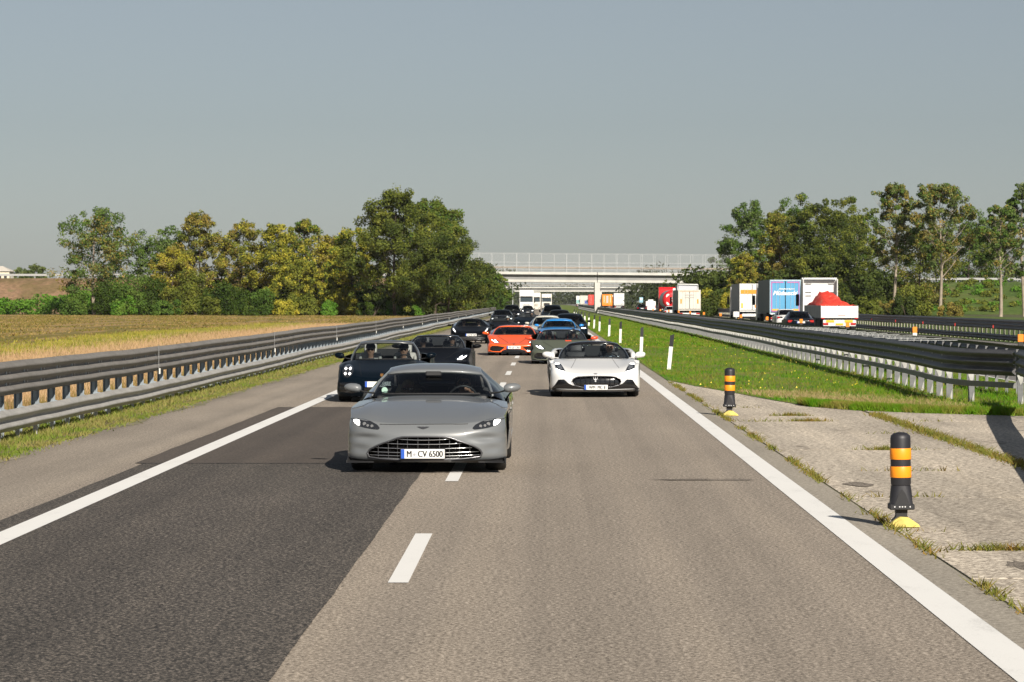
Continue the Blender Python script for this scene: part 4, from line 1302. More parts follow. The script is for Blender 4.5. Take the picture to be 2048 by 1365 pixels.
def line_on(S, pts, r, name, mat, parent=None, off=.004, closed=False, n=6, flat=1.0, sub=8):
    """thin bead laid on the nose along front-view points"""
    if closed: pts = pts + [pts[0]]
    P3 = []
    for (a, b) in zip(pts, pts[1:]):
        for k in range(sub):
            x, z = a[0] + (b[0] - a[0]) * k / sub, a[1] + (b[1] - a[1]) * k / sub
            y = hit(S, x, z)
            if y is not None: P3.append((x, y - off, z))
    x, z = pts[-1]; y = hit(S, x, z)
    if y is not None: P3.append((x, y - off, z))
    if len(P3) < 2: return None
    mb = MB(); mb.tube(P3, r, n, not closed, flat=flat); return mb.build(name, mat, parent or S.t, smooth=True)

def text_obj(name, body, h, mat, parent, loc, rot, width=None, depth=.001, shear=0.0, bold=0.0, weight=.045):
    cu = bpy.data.curves.new(name, 'FONT'); cu.body = body; cu.size = 1.0; cu.align_x = 'CENTER'; cu.align_y = 'CENTER'; cu.shear = shear; cu.offset = bold
    o = bpy.data.objects.new(name, cu); COL.objects.link(o)
    dg = bpy.context.evaluated_depsgraph_get()
    me = bpy.data.meshes.new_from_object(o.evaluated_get(dg))
    bpy.data.objects.remove(o)
    n = len(me.vertices); co = np.zeros(n * 3); me.vertices.foreach_get('co', co); co = co.reshape(-1, 3)
    if n:
        mn, mx = co.min(0), co.max(0); co -= (mn + mx) / 2
        sy = h / max(mx[1] - mn[1], 1e-6); sx = (width / max(mx[0] - mn[0], 1e-6)) if width else sy
        co[:, 0] *= sx; co[:, 1] *= sy
        me.vertices.foreach_set('co', co.reshape(-1))
    me.materials.clear(); me.materials.append(mat); me.update()
    # one object per glyph
    polys = [list(pl.vertices) for pl in me.polygons]
    par = list(range(n))
    def find(a):
        while par[a] != a: par[a] = par[par[a]]; a = par[a]
        return a
    for pl in polys:
        for b in pl[1:]: par[find(b)] = find(pl[0])
    comp = {}
    for i, pl in enumerate(polys): comp.setdefault(find(pl[0]), []).append(i)
    items = sorted(([min(co[v][0] for i in c for v in polys[i]), max(co[v][0] for i in c for v in polys[i]), c] for c in comp.values()), key=lambda k: k[0])
    glyphs = []
    for a, b, c in items:
        if glyphs and a < glyphs[-1][1] - .25 * (b - a): glyphs[-1][1] = max(b, glyphs[-1][1]); glyphs[-1][2] += c
        else: glyphs.append([a, b, list(c)])
    out = []
    for a, b, c in glyphs:
        ids = sorted({v for i in c for v in polys[i]}); ix = {v: k for k, v in enumerate(ids)}
        fs = [[ix[v] for v in polys[i]] for i in c]; k = len(ids); e = h * weight
        q = mesh_obj('letter', [(co[v][0] + d * e, co[v][1], co[v][2] + d * .0002) for d in (-1, 1) for v in ids], fs + [[j + k for j in f] for f in fs], mat, parent)
        q.location = loc; q.rotation_euler = rot; out.append(q)
    return out

def plate(S, x, z, txt, w=.52, h=.112, y=None, tilt=0.0, twidth=.36, rear=False, col=None):
    if y is None:
        y = min([q for q in (hit(S, x + dx, z) for dx in (-.2, 0, .2)) if q is not None] or [0]) - .022
    e = bpy.data.objects.new('licence_plate', None); link(e, S.t); e.location = (x, y, z)
    e.rotation_euler = (0, 0, math.pi if rear else 0)
    mb = MB(); mb.box((0, .006, 0), (w + .018, .014, h + .018), .003); mb.build('plate_frame', M_matte, e)
    mb = MB(); mb.box((0, -.004, 0), (w, .008, h), .002); mb.build('plate_face', col or M_plw, e)
    mb = MB(); mb.box((-w / 2 + .021, -.0092, 0), (.042, .004, h - .002)); mb.build('blue_strip', M_plb, e)
    if txt:
        text_obj('lettering', txt, h * .66, M_ink, e, (.024, -.0095, 0), (math.pi / 2, 0, 0), twidth)
    return e

def greenhouse(S, roof=True, mat_roof=None, ws=None):
    """windscreen, pillars, roof, rear and side glass from P['G'] rows (y, z, w, sweep, drop, hump); index P['gi'] = header, rear header"""
    P, t = S.P, S.t
    hi, ri = P['gi']; m = 5; cols = 28
    R = crom(P['G'], m); G = net(R, cols, 2.9, .7)
    hI, rI = hi * m, ri * m
    fm = mat_roof or S.paint
    edge_c = 2 if roof else 3
    V, F = [], []
    # pillars, header and roof as one shell with thickness
    def keep(i, k):
        side = k < edge_c or k >= cols - edge_c
        if i < hI - 1: return side
        if not roof: return i < hI + 1
        if i < rI: return True
        return side
    grid_mesh(G, V, F, keep=keep)
    used = sorted({j for f in F for j in f}); ix = {j: k for k, j in enumerate(used)}
    V = [V[j] for j in used]; F = [tuple(ix[j] for j in f) for f in F]
    o = mesh_obj('roof' if roof else 'windscreen_frame', V, F, fm, t, auto=40)
    md = o.modifiers.new('solidify', 'SOLIDIFY'); md.thickness = .035; md.offset = -1
    V, F = [], []
    Gw = [[p.copy() for p in line] for line in G]
    grid_mesh([list(line[edge_c - 1:cols - edge_c + 2]) for line in G[:hI]], V, F)
    V = [v + Vector((0, .012, -.012)) for v in V]
    w = mesh_obj('windscreen', V, F, ws or (M_glass if roof else M_glass_o), t, smooth=True)
    if roof:
        V, F = [], []
        grid_mesh([line[edge_c:cols - edge_c + 1] for line in G[rI:]], V, F)
        mesh_obj('rear_window', [v + Vector((0, -.004, -.014)) for v in V], F, M_glass_d, t, smooth=True)
        for s in (0, cols):
            V, F = [], []
            E = [line[s] for line in G]
            top = [p for p in E]; bot = []
            for p in E:
                w_, z_ = S.shoulder(p.y); bot.append(Vector((math.copysign(w_ - .03, p.x), p.y, z_ - .01)))
            grid_mesh([[a + Vector((0, 0, -.012)), a.lerp(b, .5) + Vector((math.copysign(.02, a.x), 0, 0)), b] for a, b in zip(top, bot)], V, F)
            mesh_obj('side_window', V, F, M_glass_d, t, smooth=True)
    if not roof:
        y, z, w = P['D'][0][0], P['D'][0][1], P['G'][hi][2]
        mb = MB(); mb.box((0, y - .12, z - .05), (2 * w - .1, .02, .24), .008); mb.build('wind_deflector', M_defl, t)
    S.G, S.hI = G, hI
    return S

def cabin(S, zfloor=.30, dash=True, seats=True, pale=None, accents=None, yseat=None, xs=.37, tall=.0, wheel=True):
    P, t = S.P, S.t
    yc, zc = P['G'][0][0], P['G'][0][1]; wc = P['G'][0][2]
    yb = P['D'][0][0]
    mb = MB()
    mb.box((0, (yc + yb) / 2 + .1, zfloor - .02), (2 * wc - .04, yb - yc + .2, .05))
    mb.box((0, yb + .03, (zfloor + P['D'][0][1]) / 2 - .02), (2 * wc - .1, .05, P['D'][0][1] - zfloor - .03))
    mb.box((0, yc + .16, (zfloor + zc) / 2 - .02), (2 * wc - .04, .06, zc - zfloor - .04))
    for s in (-1, 1):
        mb.box((s * (wc - .02), (yc + yb) / 2, (zfloor + zc) / 2 - .04), (.06, yb - yc - .1, zc - zfloor - .06))
    mb.build('cabin_lining', M_int, t)
    mb = MB(); mb.box((0, yc + .34, zc - .05), (2 * wc - .16, .50, .12), .04); mb.box((.0, yc + .55, zc - .16), (.26, .3, .2), .03)
    mb.build('dashboard', M_int, t, auto=40)
    ys = yseat or (yc + 1.32); S.ys = ys
    if wheel:
        mb = MB(); R = Euler((math.radians(-68), 0, 0)).to_matrix(); pts = []
        for k in range(19):
            a = 2 * math.pi * k / 18; pts.append(R @ Vector((.18 * math.cos(a), .18 * math.sin(a), 0)) + Vector((xs, yc + .72, zc - .06)))
        mb.tube(pts, .016, 6, False); mb.box((xs, yc + .70, zc - .07), (.13, .05, .07), .015); mb.box((xs, yc + .71, zc - .065), (.34, .02, .03), .008)
        mb.build('steering_wheel', M_matte, t, smooth=True)
    if seats:
        for s in (-1, 1):
            mb = MB()
            mb.box((s * xs, ys - .22, zfloor + .10), (.48, .52, .16), .05)
            Rb = Euler((math.radians(-20), 0, 0)).to_matrix()
            mb.box((s * xs, ys + .14, zfloor + .42), (.46, .13, .62), .05, Rb)
            for q in (-1, 1): mb.box((s * xs + q * .21, ys + .09, zfloor + .40), (.07, .16, .5), .03, Rb)
            o = mb.build('seat', pale or M_seat, t, auto=45)
            mb = MB(); mb.box((s * xs, ys + .27, zfloor + .80 + tall), (.27, .10, .22), .04, Rb); mb.build('headrest', pale or M_seat, o, auto=45)
            if accents:
                for q in (-1, 1):
                    mb = MB(); mb.box((s * xs + q * .15, ys + .035, zfloor + .55), (.035, .02, .42), .005, Rb); mb.build('seat_stripe', accents, o)

def mirror_pair(S, x, y, z, mat, arm=.16, sx=.11, sy=.07, sz=.062, arm_mat=None, tiltz=.0):
    for s in (-1, 1):
        e = bpy.data.objects.new('door_mirror', None); link(e, S.t); e.location = (s * x, y, z); e.empty_display_size = .1
        mb = MB()
        # housing: pointed towards the tip, flat at the back
        n, rings = 14, []
        for f, k in ((-1.0, .45), (-.8, .8), (-.4, 1.0), (.2, .98), (.65, .8), (.9, .5), (1.0, .2)):
            rings.append([Vector((s * sx * f, sy * (.1 + .25 * f) + sy * k * math.cos(2 * math.pi * j / n), sz * .12 * f + sz * k * math.sin(2 * math.pi * j / n))) for j in range(n)])
        V = [p for r_ in rings for p in r_]; F = []
        for i in range(len(rings) - 1):
            for j in range(n): F.append((i * n + j, i * n + (j + 1) % n, (i + 1) * n + (j + 1) % n, (i + 1) * n + j))
        F += [tuple(range(n)), tuple(range((len(rings) - 1) * n, len(rings) * n))]
        mb.add(V, F); mb.build('mirror_housing', mat, e, auto=50)
        mb = MB(); mb.tube([(s * -sx * .6, sy * .2, -sz * .5), (s * (-sx - arm * .4), sy * .5, -sz * 1.0), (s * (-sx - arm), sy * .9, -sz * 1.15)], [.02, .018, .026], 6, flat=.6); mb.build('mirror_stalk', arm_mat or M_matte, e)

# ------------------------------------------------------------------ people
def skin_mesh(nodes, edges, root, levels=2):
    me = bpy.data.meshes.new('figure'); me.from_pydata([n[0] for n in nodes], edges, [])
    bm = bmesh.new(); bm.from_mesh(me); sl = bm.verts.layers.skin.verify(); bm.verts.ensure_lookup_table()
    for i, nd in enumerate(nodes):
        r = nd[1]; bm.verts[i][sl].radius = r if isinstance(r, tuple) else (r, r); bm.verts[i][sl].use_root = (i == root)
    bm.to_mesh(me); bm.free()
    o = bpy.data.objects.new('figure', me); COL.objects.link(o)
    o.modifiers.new('skin', 'SKIN').use_smooth_shade = True
    md = o.modifiers.new('sub', 'SUBSURF'); md.levels = levels; md.render_levels = levels
    dg = bpy.context.evaluated_depsgraph_get()
    res = bpy.data.meshes.new_from_object(o.evaluated_get(dg))
    bpy.data.objects.remove(o)
    return res

def seated_mesh(pose):
    if ('fig', pose) in MESHC: return MESHC[('fig', pose)]
    N, E = [], []
    def v(p, r, parent=None):
        N.append((p, r))
        if parent is not None: E.append((parent, len(N) - 1))
        return len(N) - 1
    pel = v((0, 0, 0), (.16, .12)); sp = v((0, .05, .20), (.145, .105), pel); ch = v((0, .10, .40), (.17, .115), sp)
    nb = v((0, .115, .535), (.075, .07), ch); nk = v((0, .10, .60), (.056, .058), nb); jaw = v((0, .065, .665), (.062, .07), nk)
    fc = v((0, .06, .735), (.077, .097), jaw); hd = v((0, .075, .80), (.076, .096), fc); tp = v((0, .085, .852), (.05, .062), hd)
    v((0, -.052, .722), .014, fc)
    for s in (-1, 1):
        v((s * .088, .08, .73), (.012, .022), fc)
        shd = v((s * .185, .115, .485), (.066, .07), ch)
        if pose == 'driver': el, wr, pa = (s * .27, -.10, .27), (s * .17, -.36, .40), (s * .155, -.43, .44)
        elif pose == 'onehand' : el, wr, pa = ((s * .30, -.10, .40), (s * .12, -.32, .60), (s * .07, -.385, .665)) if s > 0 else ((s * .27, .0, .22), (s * .16, -.22, .10), (s * .12, -.30, .08))
        else: el, wr, pa = (s * .26, .0, .22), (s * .12, -.22, .10), (s * .07, -.29, .085)
        e = v(el, .048, shd); w = v(wr, (.03, .028), e); p = v(pa, (.042, .024), w)
        d = (Vector(pa) - Vector(wr)).normalized()
        side = d.cross(Vector((0, 0, 1))).normalized()
        for k, (o, l) in enumerate(((-.030, .070), (-.010, .080), (.010, .076), (.030, .062))):
            b = Vector(pa) + side * o + d * .035
            k1 = b + d * l * .45 + Vector((0, 0, .006)); k2 = k1 + d * l * .2 + Vector((0, 0, -.028)); k3 = k2 - d * l * .25 + Vector((0, 0, -.018))
            a = v(tuple(b), .0095, p); a = v(tuple(k1), .009, a); a = v(tuple(k2), .0085, a); v(tuple(k3), .0075, a)
        tb = Vector(pa) - side * s * .04 + d * -.01
        a = v(tuple(tb), .0115, p); a = v(tuple(tb - side * s * .018 + d * .03), .0105, a); v(tuple(tb - side * s * .01 + d * .055), .009, a)
        hp = v((s * .10, -.04, -.02), (.095, .095), pel); kn = v((s * .17, -.48, .10), .066, hp); an = v((s * .14, -.80, -.16), .045, kn); v((s * .14, -.92, -.19), (.042, .03), an)
    me = skin_mesh(N, E, 0)
    MESHC[('fig', pose)] = me
    return me

M_skin = plain('skin', (.50, .29, .20), .5)
M_glasses = plain('sunglasses', (.006, .006, .007), .12, coat=.6)
def person(S, side, pose, label, shirt, hair='short', haircol=(.03, .02, .015), zhip=None, glasses=True, dy=0.0, turn=0.0, cap=None, skin=None):
    """seated figure in the car S, on side +1 (driver, picture right) or -1"""
    me = seated_mesh(pose).copy()
    me.materials.clear()
    for m_ in (skin or M_skin, shirt, plain('dark_trousers', (.02, .022, .03), .8)): me.materials.append(m_)
    n = len(me.polygons); c = np.zeros(n * 3); me.polygons.foreach_get('center', c); c = c.reshape(-1, 3)
    idx = np.ones(n, dtype=np.int32)
    idx[c[:, 2] > .575] = 0
    idx[(c[:, 2] < .03) | ((c[:, 1] < -.2) & (c[:, 2] < .22) & (np.abs(c[:, 0]) > .07) & (pose == 'driver'))] = 2
    hands = (np.hypot(c[:, 1] + .42, c[:, 2] - .44) < .11) if pose == 'driver' else (((np.hypot(c[:, 1] + .41, c[:, 2] - .68) < .11) & (c[:, 1] < -.27)) | ((np.hypot(c[:, 1] + .30, c[:, 2] - .085) < .1) & (np.abs(c[:, 0]) < .16)))
    idx[hands] = 0
    me.polygons.foreach_set('material_index', idx); me.update()
    o = bpy.data.objects.new('person', me); link(o)
    tag(o, label, 'person', 'people in the cars')
    M = Matrix.Translation(S.t.location) @ Matrix.Rotation(S.t.rotation_euler.z, 4, 'Z')
    z = zhip if zhip is not None else .30
    o.matrix_world = M @ Matrix.Translation((side * S.P.get('xs', .37), S.ys - .12 + dy, z)) @ Matrix.Rotation(turn, 4, 'Z')
    hm = plain('hair_%02d%02d%02d' % tuple(int(v * 99) for v in haircol), haircol, .6)
    mb = MB()
    if hair in ('short', 'long'):
        seg, ring = 18, 10; V, F = [], []
        for i in range(ring + 1):
            th = math.pi * .62 * i / ring
            for k in range(seg):
                ph = 2 * math.pi * k / seg
                dep = 1.0
                frontness = max(0, -math.sin(ph))
                t2 = th * (1 - .42 * frontness) if hair == 'short' else th * (1 - .40 * frontness)
                V.append((.092 * math.sin(t2) * math.cos(ph), .085 + .108 * math.sin(t2) * math.sin(ph), .765 + .112 * math.cos(t2)))
        for i in range(ring):
            for k in range(seg): F.append((i * seg + k, (i + 1) * seg + k, (i + 1) * seg + (k + 1) % seg, i * seg + (k + 1) % seg))
        mb.add(V, F)
        if hair == 'long':
            for s in (-1, 1):
                for j in range(4):
                    x = s * (.060 + .014 * j); yy = .03 + .035 * j
                    mb.tube([(x, yy + .03, .80), (x * 1.35, yy, .70), (x * 1.5, yy - .01, .60), (x * 1.45, yy, .50)], [.03, .036, .034, .014], 6)
        mb.build('hair', hm, o, smooth=True)
    if cap:
        mb = MB(); mb.lathe([(.104, .775), (.106, .81), (.092, .855), (.055, .885), (.01, .892)], 16, (0, .075, 0))
        mb.prism([(-.07, -.02), (.07, -.02), (.06, -.09), (.03, -.115), (-.03, -.115), (-.06, -.09)], .782, .790, 'xy')
        mb.build('cap', cap, o, auto=40)
    if glasses:
        mb = MB()
        for s in (-1, 1):
            mb.box((s * .036, -.045, .752), (.056, .014, .032), .006, Euler((0, 0, s * .25)))
            mb.box((s * .082, .02, .757), (.006, .13, .01))
        mb.box((0, -.052, .758), (.03, .008, .01)); mb.build('sunglasses', M_glasses, o)
    return o
# ------------------------------------------------------------------ the convoy
def paint(name, col, rough=.28, metal=.0, coat=1.0, spec=.5):
    if name in MATS: return MATS[name]
    m = plain(name, col, rough, metal, coat, spec)
    m.node_tree.nodes['Principled BSDF'].inputs['Coat Roughness'].default_value = .03
    return m
TAIL = dict(D=[(3.95, .97, .955, -.25, .10, 0), (4.2, .95, .94, -.3, .12, 0), (4.38, .93, .90, -.35, .12, 0)],
            B=[(4.38, .93, .90, -.35, .12, 0), (4.46, .78, .93, -.38, .05, 0), (4.46, .5, .95, -.40, 0, 0), (4.40, .22, .92, -.38, 0, 0)])
P_GT = dict(dents=[(.72, .425, .17, .045, .045), (.80, .30, .10, .06, .02)], L=4.46, r=.345, yf=.89, yr=3.58, tf=.815, tr=.83, n=2.5, xs=.36,
    F=[(.10, .59, .925, .40, -.085, 0), (.035, .52, .945, .43, -.06, 0), (.0, .44, .955, .45, -.03, 0), (.0, .30, .96, .45, 0, 0), (.015, .20, .96, .44, 0, 0), (.08, .135, .93, .40, 0, 0)],
    T=[(.10, .59, .925, .40, -.085, 0), (.34, .665, .945, .38, -.05, .015), (.70, .745, .955, .27, -.005, .022), (1.05, .805, .955, .18, .04, .02), (1.35, .85, .945, .20, .07, .01), (1.60, .885, .93, .30, .085, 0)],
    G=[(1.56, .878, .775, .34, .0, 0), (1.95, 1.06, .70, .30, .02, 0), (2.30, 1.20, .60, .22, .045, 0), (2.70, 1.262, .585, .10, .06, 0), (3.15, 1.235, .57, .0, .06, 0), (3.6, 1.12, .58, -.05, .06, 0), (4.0, .98, .60, -.1, .05, 0)],
    gi=(2, 4), belt=[(2.3, .935, .815), (2.8, .94, .84), (3.2, .96, .865), (3.58, .975, .88)], **TAIL)
P_MID = dict(L=4.6, r=.34, yf=1.06, yr=3.74, tf=.83, tr=.84, n=2.5, xs=.37, cut_y=.7, hp=.80,
    F=[(.12, .50, .945, .48, -.13, 0), (.03, .44, .955, .50, -.08, 0), (0, .36, .965, .52, -.03, 0), (0, .24, .965, .50, 0, 0), (.05, .135, .945, .46, 0, 0)],
    T=[(.12, .50, .945, .48, -.13, 0), (.40, .595, .965, .43, -.12, .02), (.75, .675, .98, .34, -.06, .045), (1.10, .75, .985, .26, -.01, .045), (1.36, .81, .97, .36, .05, .02)],
    G=[(1.32, .805, .79, .38, 0, 0), (1.72, .99, .71, .33, .02, 0), (2.08, 1.165, .55, .24, .05, 0), (2.5, 1.195, .54, .10, .05, 0), (2.9, 1.16, .53, .0, .05, 0), (3.5, 1.02, .52, -.1, .05, 0)],
    gi=(2, 4), belt=[(2.1, .965, .80), (2.6, .95, .82), (3.1, .975, .87), (3.5, .99, .90)],
    D=[(3.0, 1.0, .99, -.05, .10, .03), (3.5, .98, .99, -.15, .10, .05), (4.1, .93, .96, -.25, .08, .03), (4.5, .90, .90, -.35, .08, 0)],
    B=[(4.5, .90, .90, -.35, .08, 0), (4.58, .76, .93, -.38, .03, 0), (4.58, .45, .95, -.40, 0, 0), (4.5, .22, .92, -.38, 0, 0)])
P_RE = dict(L=4.5, r=.345, yf=.98, yr=3.43, tf=.79, tr=.81, n=2.35, xs=.35, hp=.78,
    F=[(.17, .50, .87, .44, -.16, 0), (.04, .42, .895, .47, -.08, 0), (0, .34, .915, .48, -.02, 0), (.01, .21, .92, .46, 0, 0), (.07, .13, .90, .42, 0, 0)],
    T=[(.17, .50, .87, .44, -.16, 0), (.45, .605, .905, .38, -.10, .055), (.80, .69, .925, .28, -.02, .085), (1.15, .765, .93, .20, .03, .07), (1.48, .835, .92, .28, .07, .03)],
    G=[(1.44, .83, .745, .34, 0, 0), (1.83, 1.06, .67, .27, .02, 0), (2.15, 1.225, .565, .19, .04, 0), (2.5, 1.27, .55, .08, .05, 0), (2.9, 1.24, .53, 0, .05, 0), (3.5, 1.05, .55, -.1, .05, 0)],
    gi=(2, 4), belt=[(2.2, .915, .83), (2.7, .92, .86), (3.1, .935, .88)],
    D=[(2.85, .98, .94, -.05, .10, .02), (3.4, .96, .95, -.1, .08, .02), (4.0, .88, .92, -.2, .06, 0), (4.4, .80, .86, -.3, .05, 0)],
    B=[(4.4, .80, .86, -.3, .05, 0), (4.48, .68, .90, -.34, .02, 0), (4.48, .4, .92, -.36, 0, 0), (4.42, .2, .9, -.34, 0, 0)])
P_WEDGE = dict(L=4.75, r=.345, yf=1.08, yr=3.75, tf=.87, tr=.87, n=3.0, xs=.40, auto=24, hp=.86,
    F=[(.24, .465, .92, .40, -.03, 0), (.05, .42, .96, .44, -.02, 0), (0, .37, .985, .48, 0, 0), (.04, .24, 1.0, .48, 0, 0), (.0, .135, .985, .48, 0, 0)],
    T=[(.24, .465, .92, .40, -.03, 0), (.60, .565, .97, .36, -.06, .03), (1.0, .685, 1.005, .24, -.03, .05), (1.28, .775, .99, .36, .03, .03)],
    G=[(1.24, .77, .84, .40, 0, 0), (1.75, .985, .74, .31, .02, 0), (2.18, 1.115, .60, .20, .03, 0), (2.55, 1.14, .58, .06, .04, 0), (2.95, 1.11, .55, 0, .04, 0), (3.5, .98, .55, -.1, .04, 0)],
    gi=(2, 4), belt=[(2.1, .985, .79), (2.6, .97, .82), (3.1, .985, .86), (3.5, 1.01, .89)],
    D=[(3.05, .99, 1.0, -.05, .08, .02), (3.6, .97, 1.01, -.1, .08, .02), (4.2, .94, .98, -.2, .06, 0), (4.6, .92, .94, -.3, .05, 0)],
    B=[(4.6, .92, .94, -.3, .05, 0), (4.72, .76, .97, -.34, .02, 0), (4.68, .45, 1.0, -.36, 0, 0), (4.6, .22, .96, -.34, 0, 0)])
P_SEDAN = dict(L=4.7, r=.335, yf=.88, yr=3.70, tf=.79, tr=.79, n=2.7, xs=.37, sill=.20,
    F=[(.10, .77, .86, .34, .02, 0), (.02, .68, .90, .38, .01, 0), (.0, .52, .92, .40, 0, 0), (.0, .32, .93, .40, 0, 0), (.06, .18, .90, .36, 0, 0)],
    T=[(.10, .77, .86, .34, .02, 0), (.42, .84, .91, .30, .03, .01), (.82, .90, .925, .22, .06, .01), (1.20, .95, .92, .24, .08, 0)],
    G=[(1.16, .94, .77, .26, 0, 0), (1.58, 1.21, .70, .21, .03, 0), (1.95, 1.37, .62, .13, .05, 0), (2.5, 1.43, .60, .03, .05, 0), (3.15, 1.39, .59, -.05, .05, 0), (3.65, 1.20, .63, -.1, .05, 0), (4.0, 1.02, .68, -.12, .04, 0)],
    gi=(2, 4), belt=[(1.8, .925, .885), (2.5, .93, .90), (3.2, .93, .91)],
    D=[(3.98, 1.0, .90, -.2, .08, 0), (4.35, .98, .89, -.24, .08, 0), (4.6, .94, .85, -.28, .08, 0)],
    B=[(4.6, .94, .85, -.28, .08, 0), (4.7, .80, .89, -.32, .04, 0), (4.7, .42, .91, -.34, 0, 0), (4.62, .22, .89, -.32, 0, 0)])

def taller(P, k, zlow=.30, wk=1.0):
    q = dict(P)
    def f(z): return z if z < zlow else zlow + (z - zlow) * k
    for key in 'FTGDB': q[key] = [(r[0], f(r[1]), r[2] * wk, *r[3:]) for r in P[key]]
    q['belt'] = [(y, w * wk, f(z)) for y, w, z in P['belt']]
    return q

def both(fn, ol):
    fn(ol); fn(ol.mirror())

def wiper(S, z_off=.0):
    P = S.P; y, z, w = P['G'][0][0], P['G'][0][1], P['G'][0][2]
    for x0, x1 in ((-.62, .02), (-.02, .60)):
        mb = MB(); pts = []
        for k in range(7):
            x = x0 + (x1 - x0) * k / 6; u = abs(x) / w
            pts.append((x, y + P['G'][0][3] * (1 - (1 - u ** 2.9) ** (1 / 2.9)) + .015, z + .028))
        mb.tube(pts, .010, 5); mb.build('wiper', M_matte, S.t)

# 1 ---- grey coupe in front
def grey_coupe():
    s0, xc = 166.6, 858.0
    def cv(u, v): return ((640 + u / 4.6545 - xc) / s0, 2.06 - (97 + v / 4.6545) / s0)
    def OL(up, lo): return Outline([cv(*p) for p in up], [cv(*p) for p in lo])
    g = OL([(470, 955), (490, 922), (560, 885), (620, 862), (690, 838), (745, 815), (800, 804), (1000, 801), (1200, 804), (1255, 815), (1310, 838), (1390, 864), (1460, 890), (1515, 925), (1532, 955)],
           [(470, 957), (482, 992), (600, 1008), (780, 1018), (1000, 1022), (1220, 1018), (1400, 1004), (1520, 988), (1532, 957)])
    pt = paint('grey_paint', (.142, .150, .155), .36, .0, 1.0)
    S = car_shell(P_GT, 'sports_coupe', (-1.44, 34.75, 0), math.radians(-.3), 'pale grey sports coupe leading the convoy, straddling the lane dashes', pt, 'convoy of sports cars', 1.25, [g])
    t = S.t
    recess(S, g, 'grille', plain('grille_void', (.003, .003, .003), .9, spec=.05), .12)
    gr = [c for c in t.children if c.name.startswith('grille')][0]
    ring = g.ring(40)
    line_on(S, ring, .011, 'grille_surround', M_darkchrome, None, .001, True, 6, 1.0, 2)
    for v0, ua, ub in ((828, 752, 1228), (868, 640, 1345), (908, 530, 1440), (940, 492, 1505), (970, 478, 1522), (996, 500, 1490)):
        pts = []
        for k in range(13):
            u = ua + (ub - ua) * k / 12; f = (k / 6 - 1)
            x, z = cv(u, v0 + 6 - 10 * f * f + (6 if v0 > 930 else 0)); y = hit(S, x, z)
            if y is not None: pts.append((x, y + .012, z))
        mb = MB(); mb.tube(pts, .0075, 6, flat=.8); mb.build('grille_vane', M_chrome, gr, smooth=True)
    for u in (665, 750, 842, 940, 1040, 1140, 1232, 1325, 1420, 570):
        x, _ = cv(u, 0); zt, zb = lerp_poly(g.up, x) - .01, lerp_poly(g.lo, x) + .01
        pts = [(x, (hit(S, x, zb + (zt - zb) * k / 4) or 0) + .045, zb + (zt - zb) * k / 4) for k in range(5)]
        mb = MB(); mb.tube(pts, .005, 5); mb.build('grille_divider', M_darkchrome, gr)
    # lamps
    up = [(318, 652), (360, 640), (430, 645), (500, 664), (560, 694), (584, 722)]
    lo = [(318, 656), (345, 690), (395, 711), (450, 725), (520, 735), (570, 738), (584, 726)]
    for mir in (0, 1):
        ol = OL(up, lo); 
        if mir: ol = ol.mirror()
        h = patch(S, ol, 'headlight', M_lens, None, .006, 22, 5, .03)
        d = OL([(326, 655), (352, 647), (384, 652), (392, 668)], [(326, 659), (348, 688), (378, 703), (392, 700)])
        if mir: d = d.mirror()
        patch(S, d, 'daytime_lamp', M_drl, h, .010, 8, 4, .01)
        for (u, v, r_) in ((438, 688, .022), (470, 702, .016), (510, 706, .018)):
            x, z = cv(u, v); x = -x if mir else x; y = hit(S, x, z)
            mb = MB(); mb.lathe([(r_, -.004), (r_, .004), (r_ * .6, .006)], 14, (x, y - .012, z), 'y'); mb.build('projector', M_lensg, h, auto=40)
        # shaded scoop pressed into the corner of the bumper
    # shut line of the bonnet, badge, splitter
    line_on(S, [cv(*p) for p in ((262, 634), (300, 646), (325, 650))], .0045, 'bonnet_shutline', M_ink, None, .001)
    line_on(S, [cv(*p) for p in ((582, 690), (690, 693), (860, 691), (1240, 688), (1310, 690), (1400, 687))], .0045, 'bonnet_shutline', M_ink, None, .001)
    line_on(S, [(-x, z) for x, z in [cv(*p) for p in ((262, 634), (300, 646), (325, 650))]], .0045, 'bonnet_shutline', M_ink, None, .001)
    b = OL([(932, 712), (960, 709), (978, 713), (988, 709), (998, 713), (1016, 709), (1044, 712)], [(932, 714), (955, 724), (976, 731), (988, 733), (1000, 731), (1021, 724), (1044, 714)])
    patch(S, b, 'wing_badge', M_darkchrome, None, .006, 14, 2, .01)
    for mir in (0, 1):
        ol = Outline([(-.955, .190), (-.80, .170), (-.45, .160), (-.30, .150)], [(-.955, .128), (-.80, .128), (-.45, .130), (-.30, .142)])
        if mir: ol = ol.mirror()
        patch(S, ol, 'splitter', M_matte, None, .05, 14, 2, .10, .35)
    plate(S, -.035, .240, 'M   CV 6500', .52, .112, twidth=.425)
    e = [c for c in t.children if c.name.startswith('licence_plate')][0]
    mb = MB(); mb.lathe([(.017, -.0005), (.017, .0005)], 16, (-.100, -.0095, -.008), 'y'); mb.build('plate_seal', plain('seal_grey', (.35, .36, .38), .5), e)
    greenhouse(S, True); cabin(S, .24, tall=-.02); wiper(S)
    mirror_pair(S, 1.0, 1.78, .975, pt, .16, .105, .075, .058)
    mb = MB(); mb.lathe([(.038, -.001), (.038, .001)], 16, (-.60, 1.79, .945), 'y'); o = mb.build('green_sticker', plain('sticker', (.30, .46, .38), .5), t)
    mb = MB(); mb.box((0, 2.10, 1.145), (.20, .03, .06), .012); mb.build('rear_view_mirror', M_matte, t)
    # side vent
    for s in (-1, 1):
        mb = MB(); mb.box((s * .966, 1.42, .62), (.012, .22, .10), .003); mb.build('side_vent', M_matte, t)
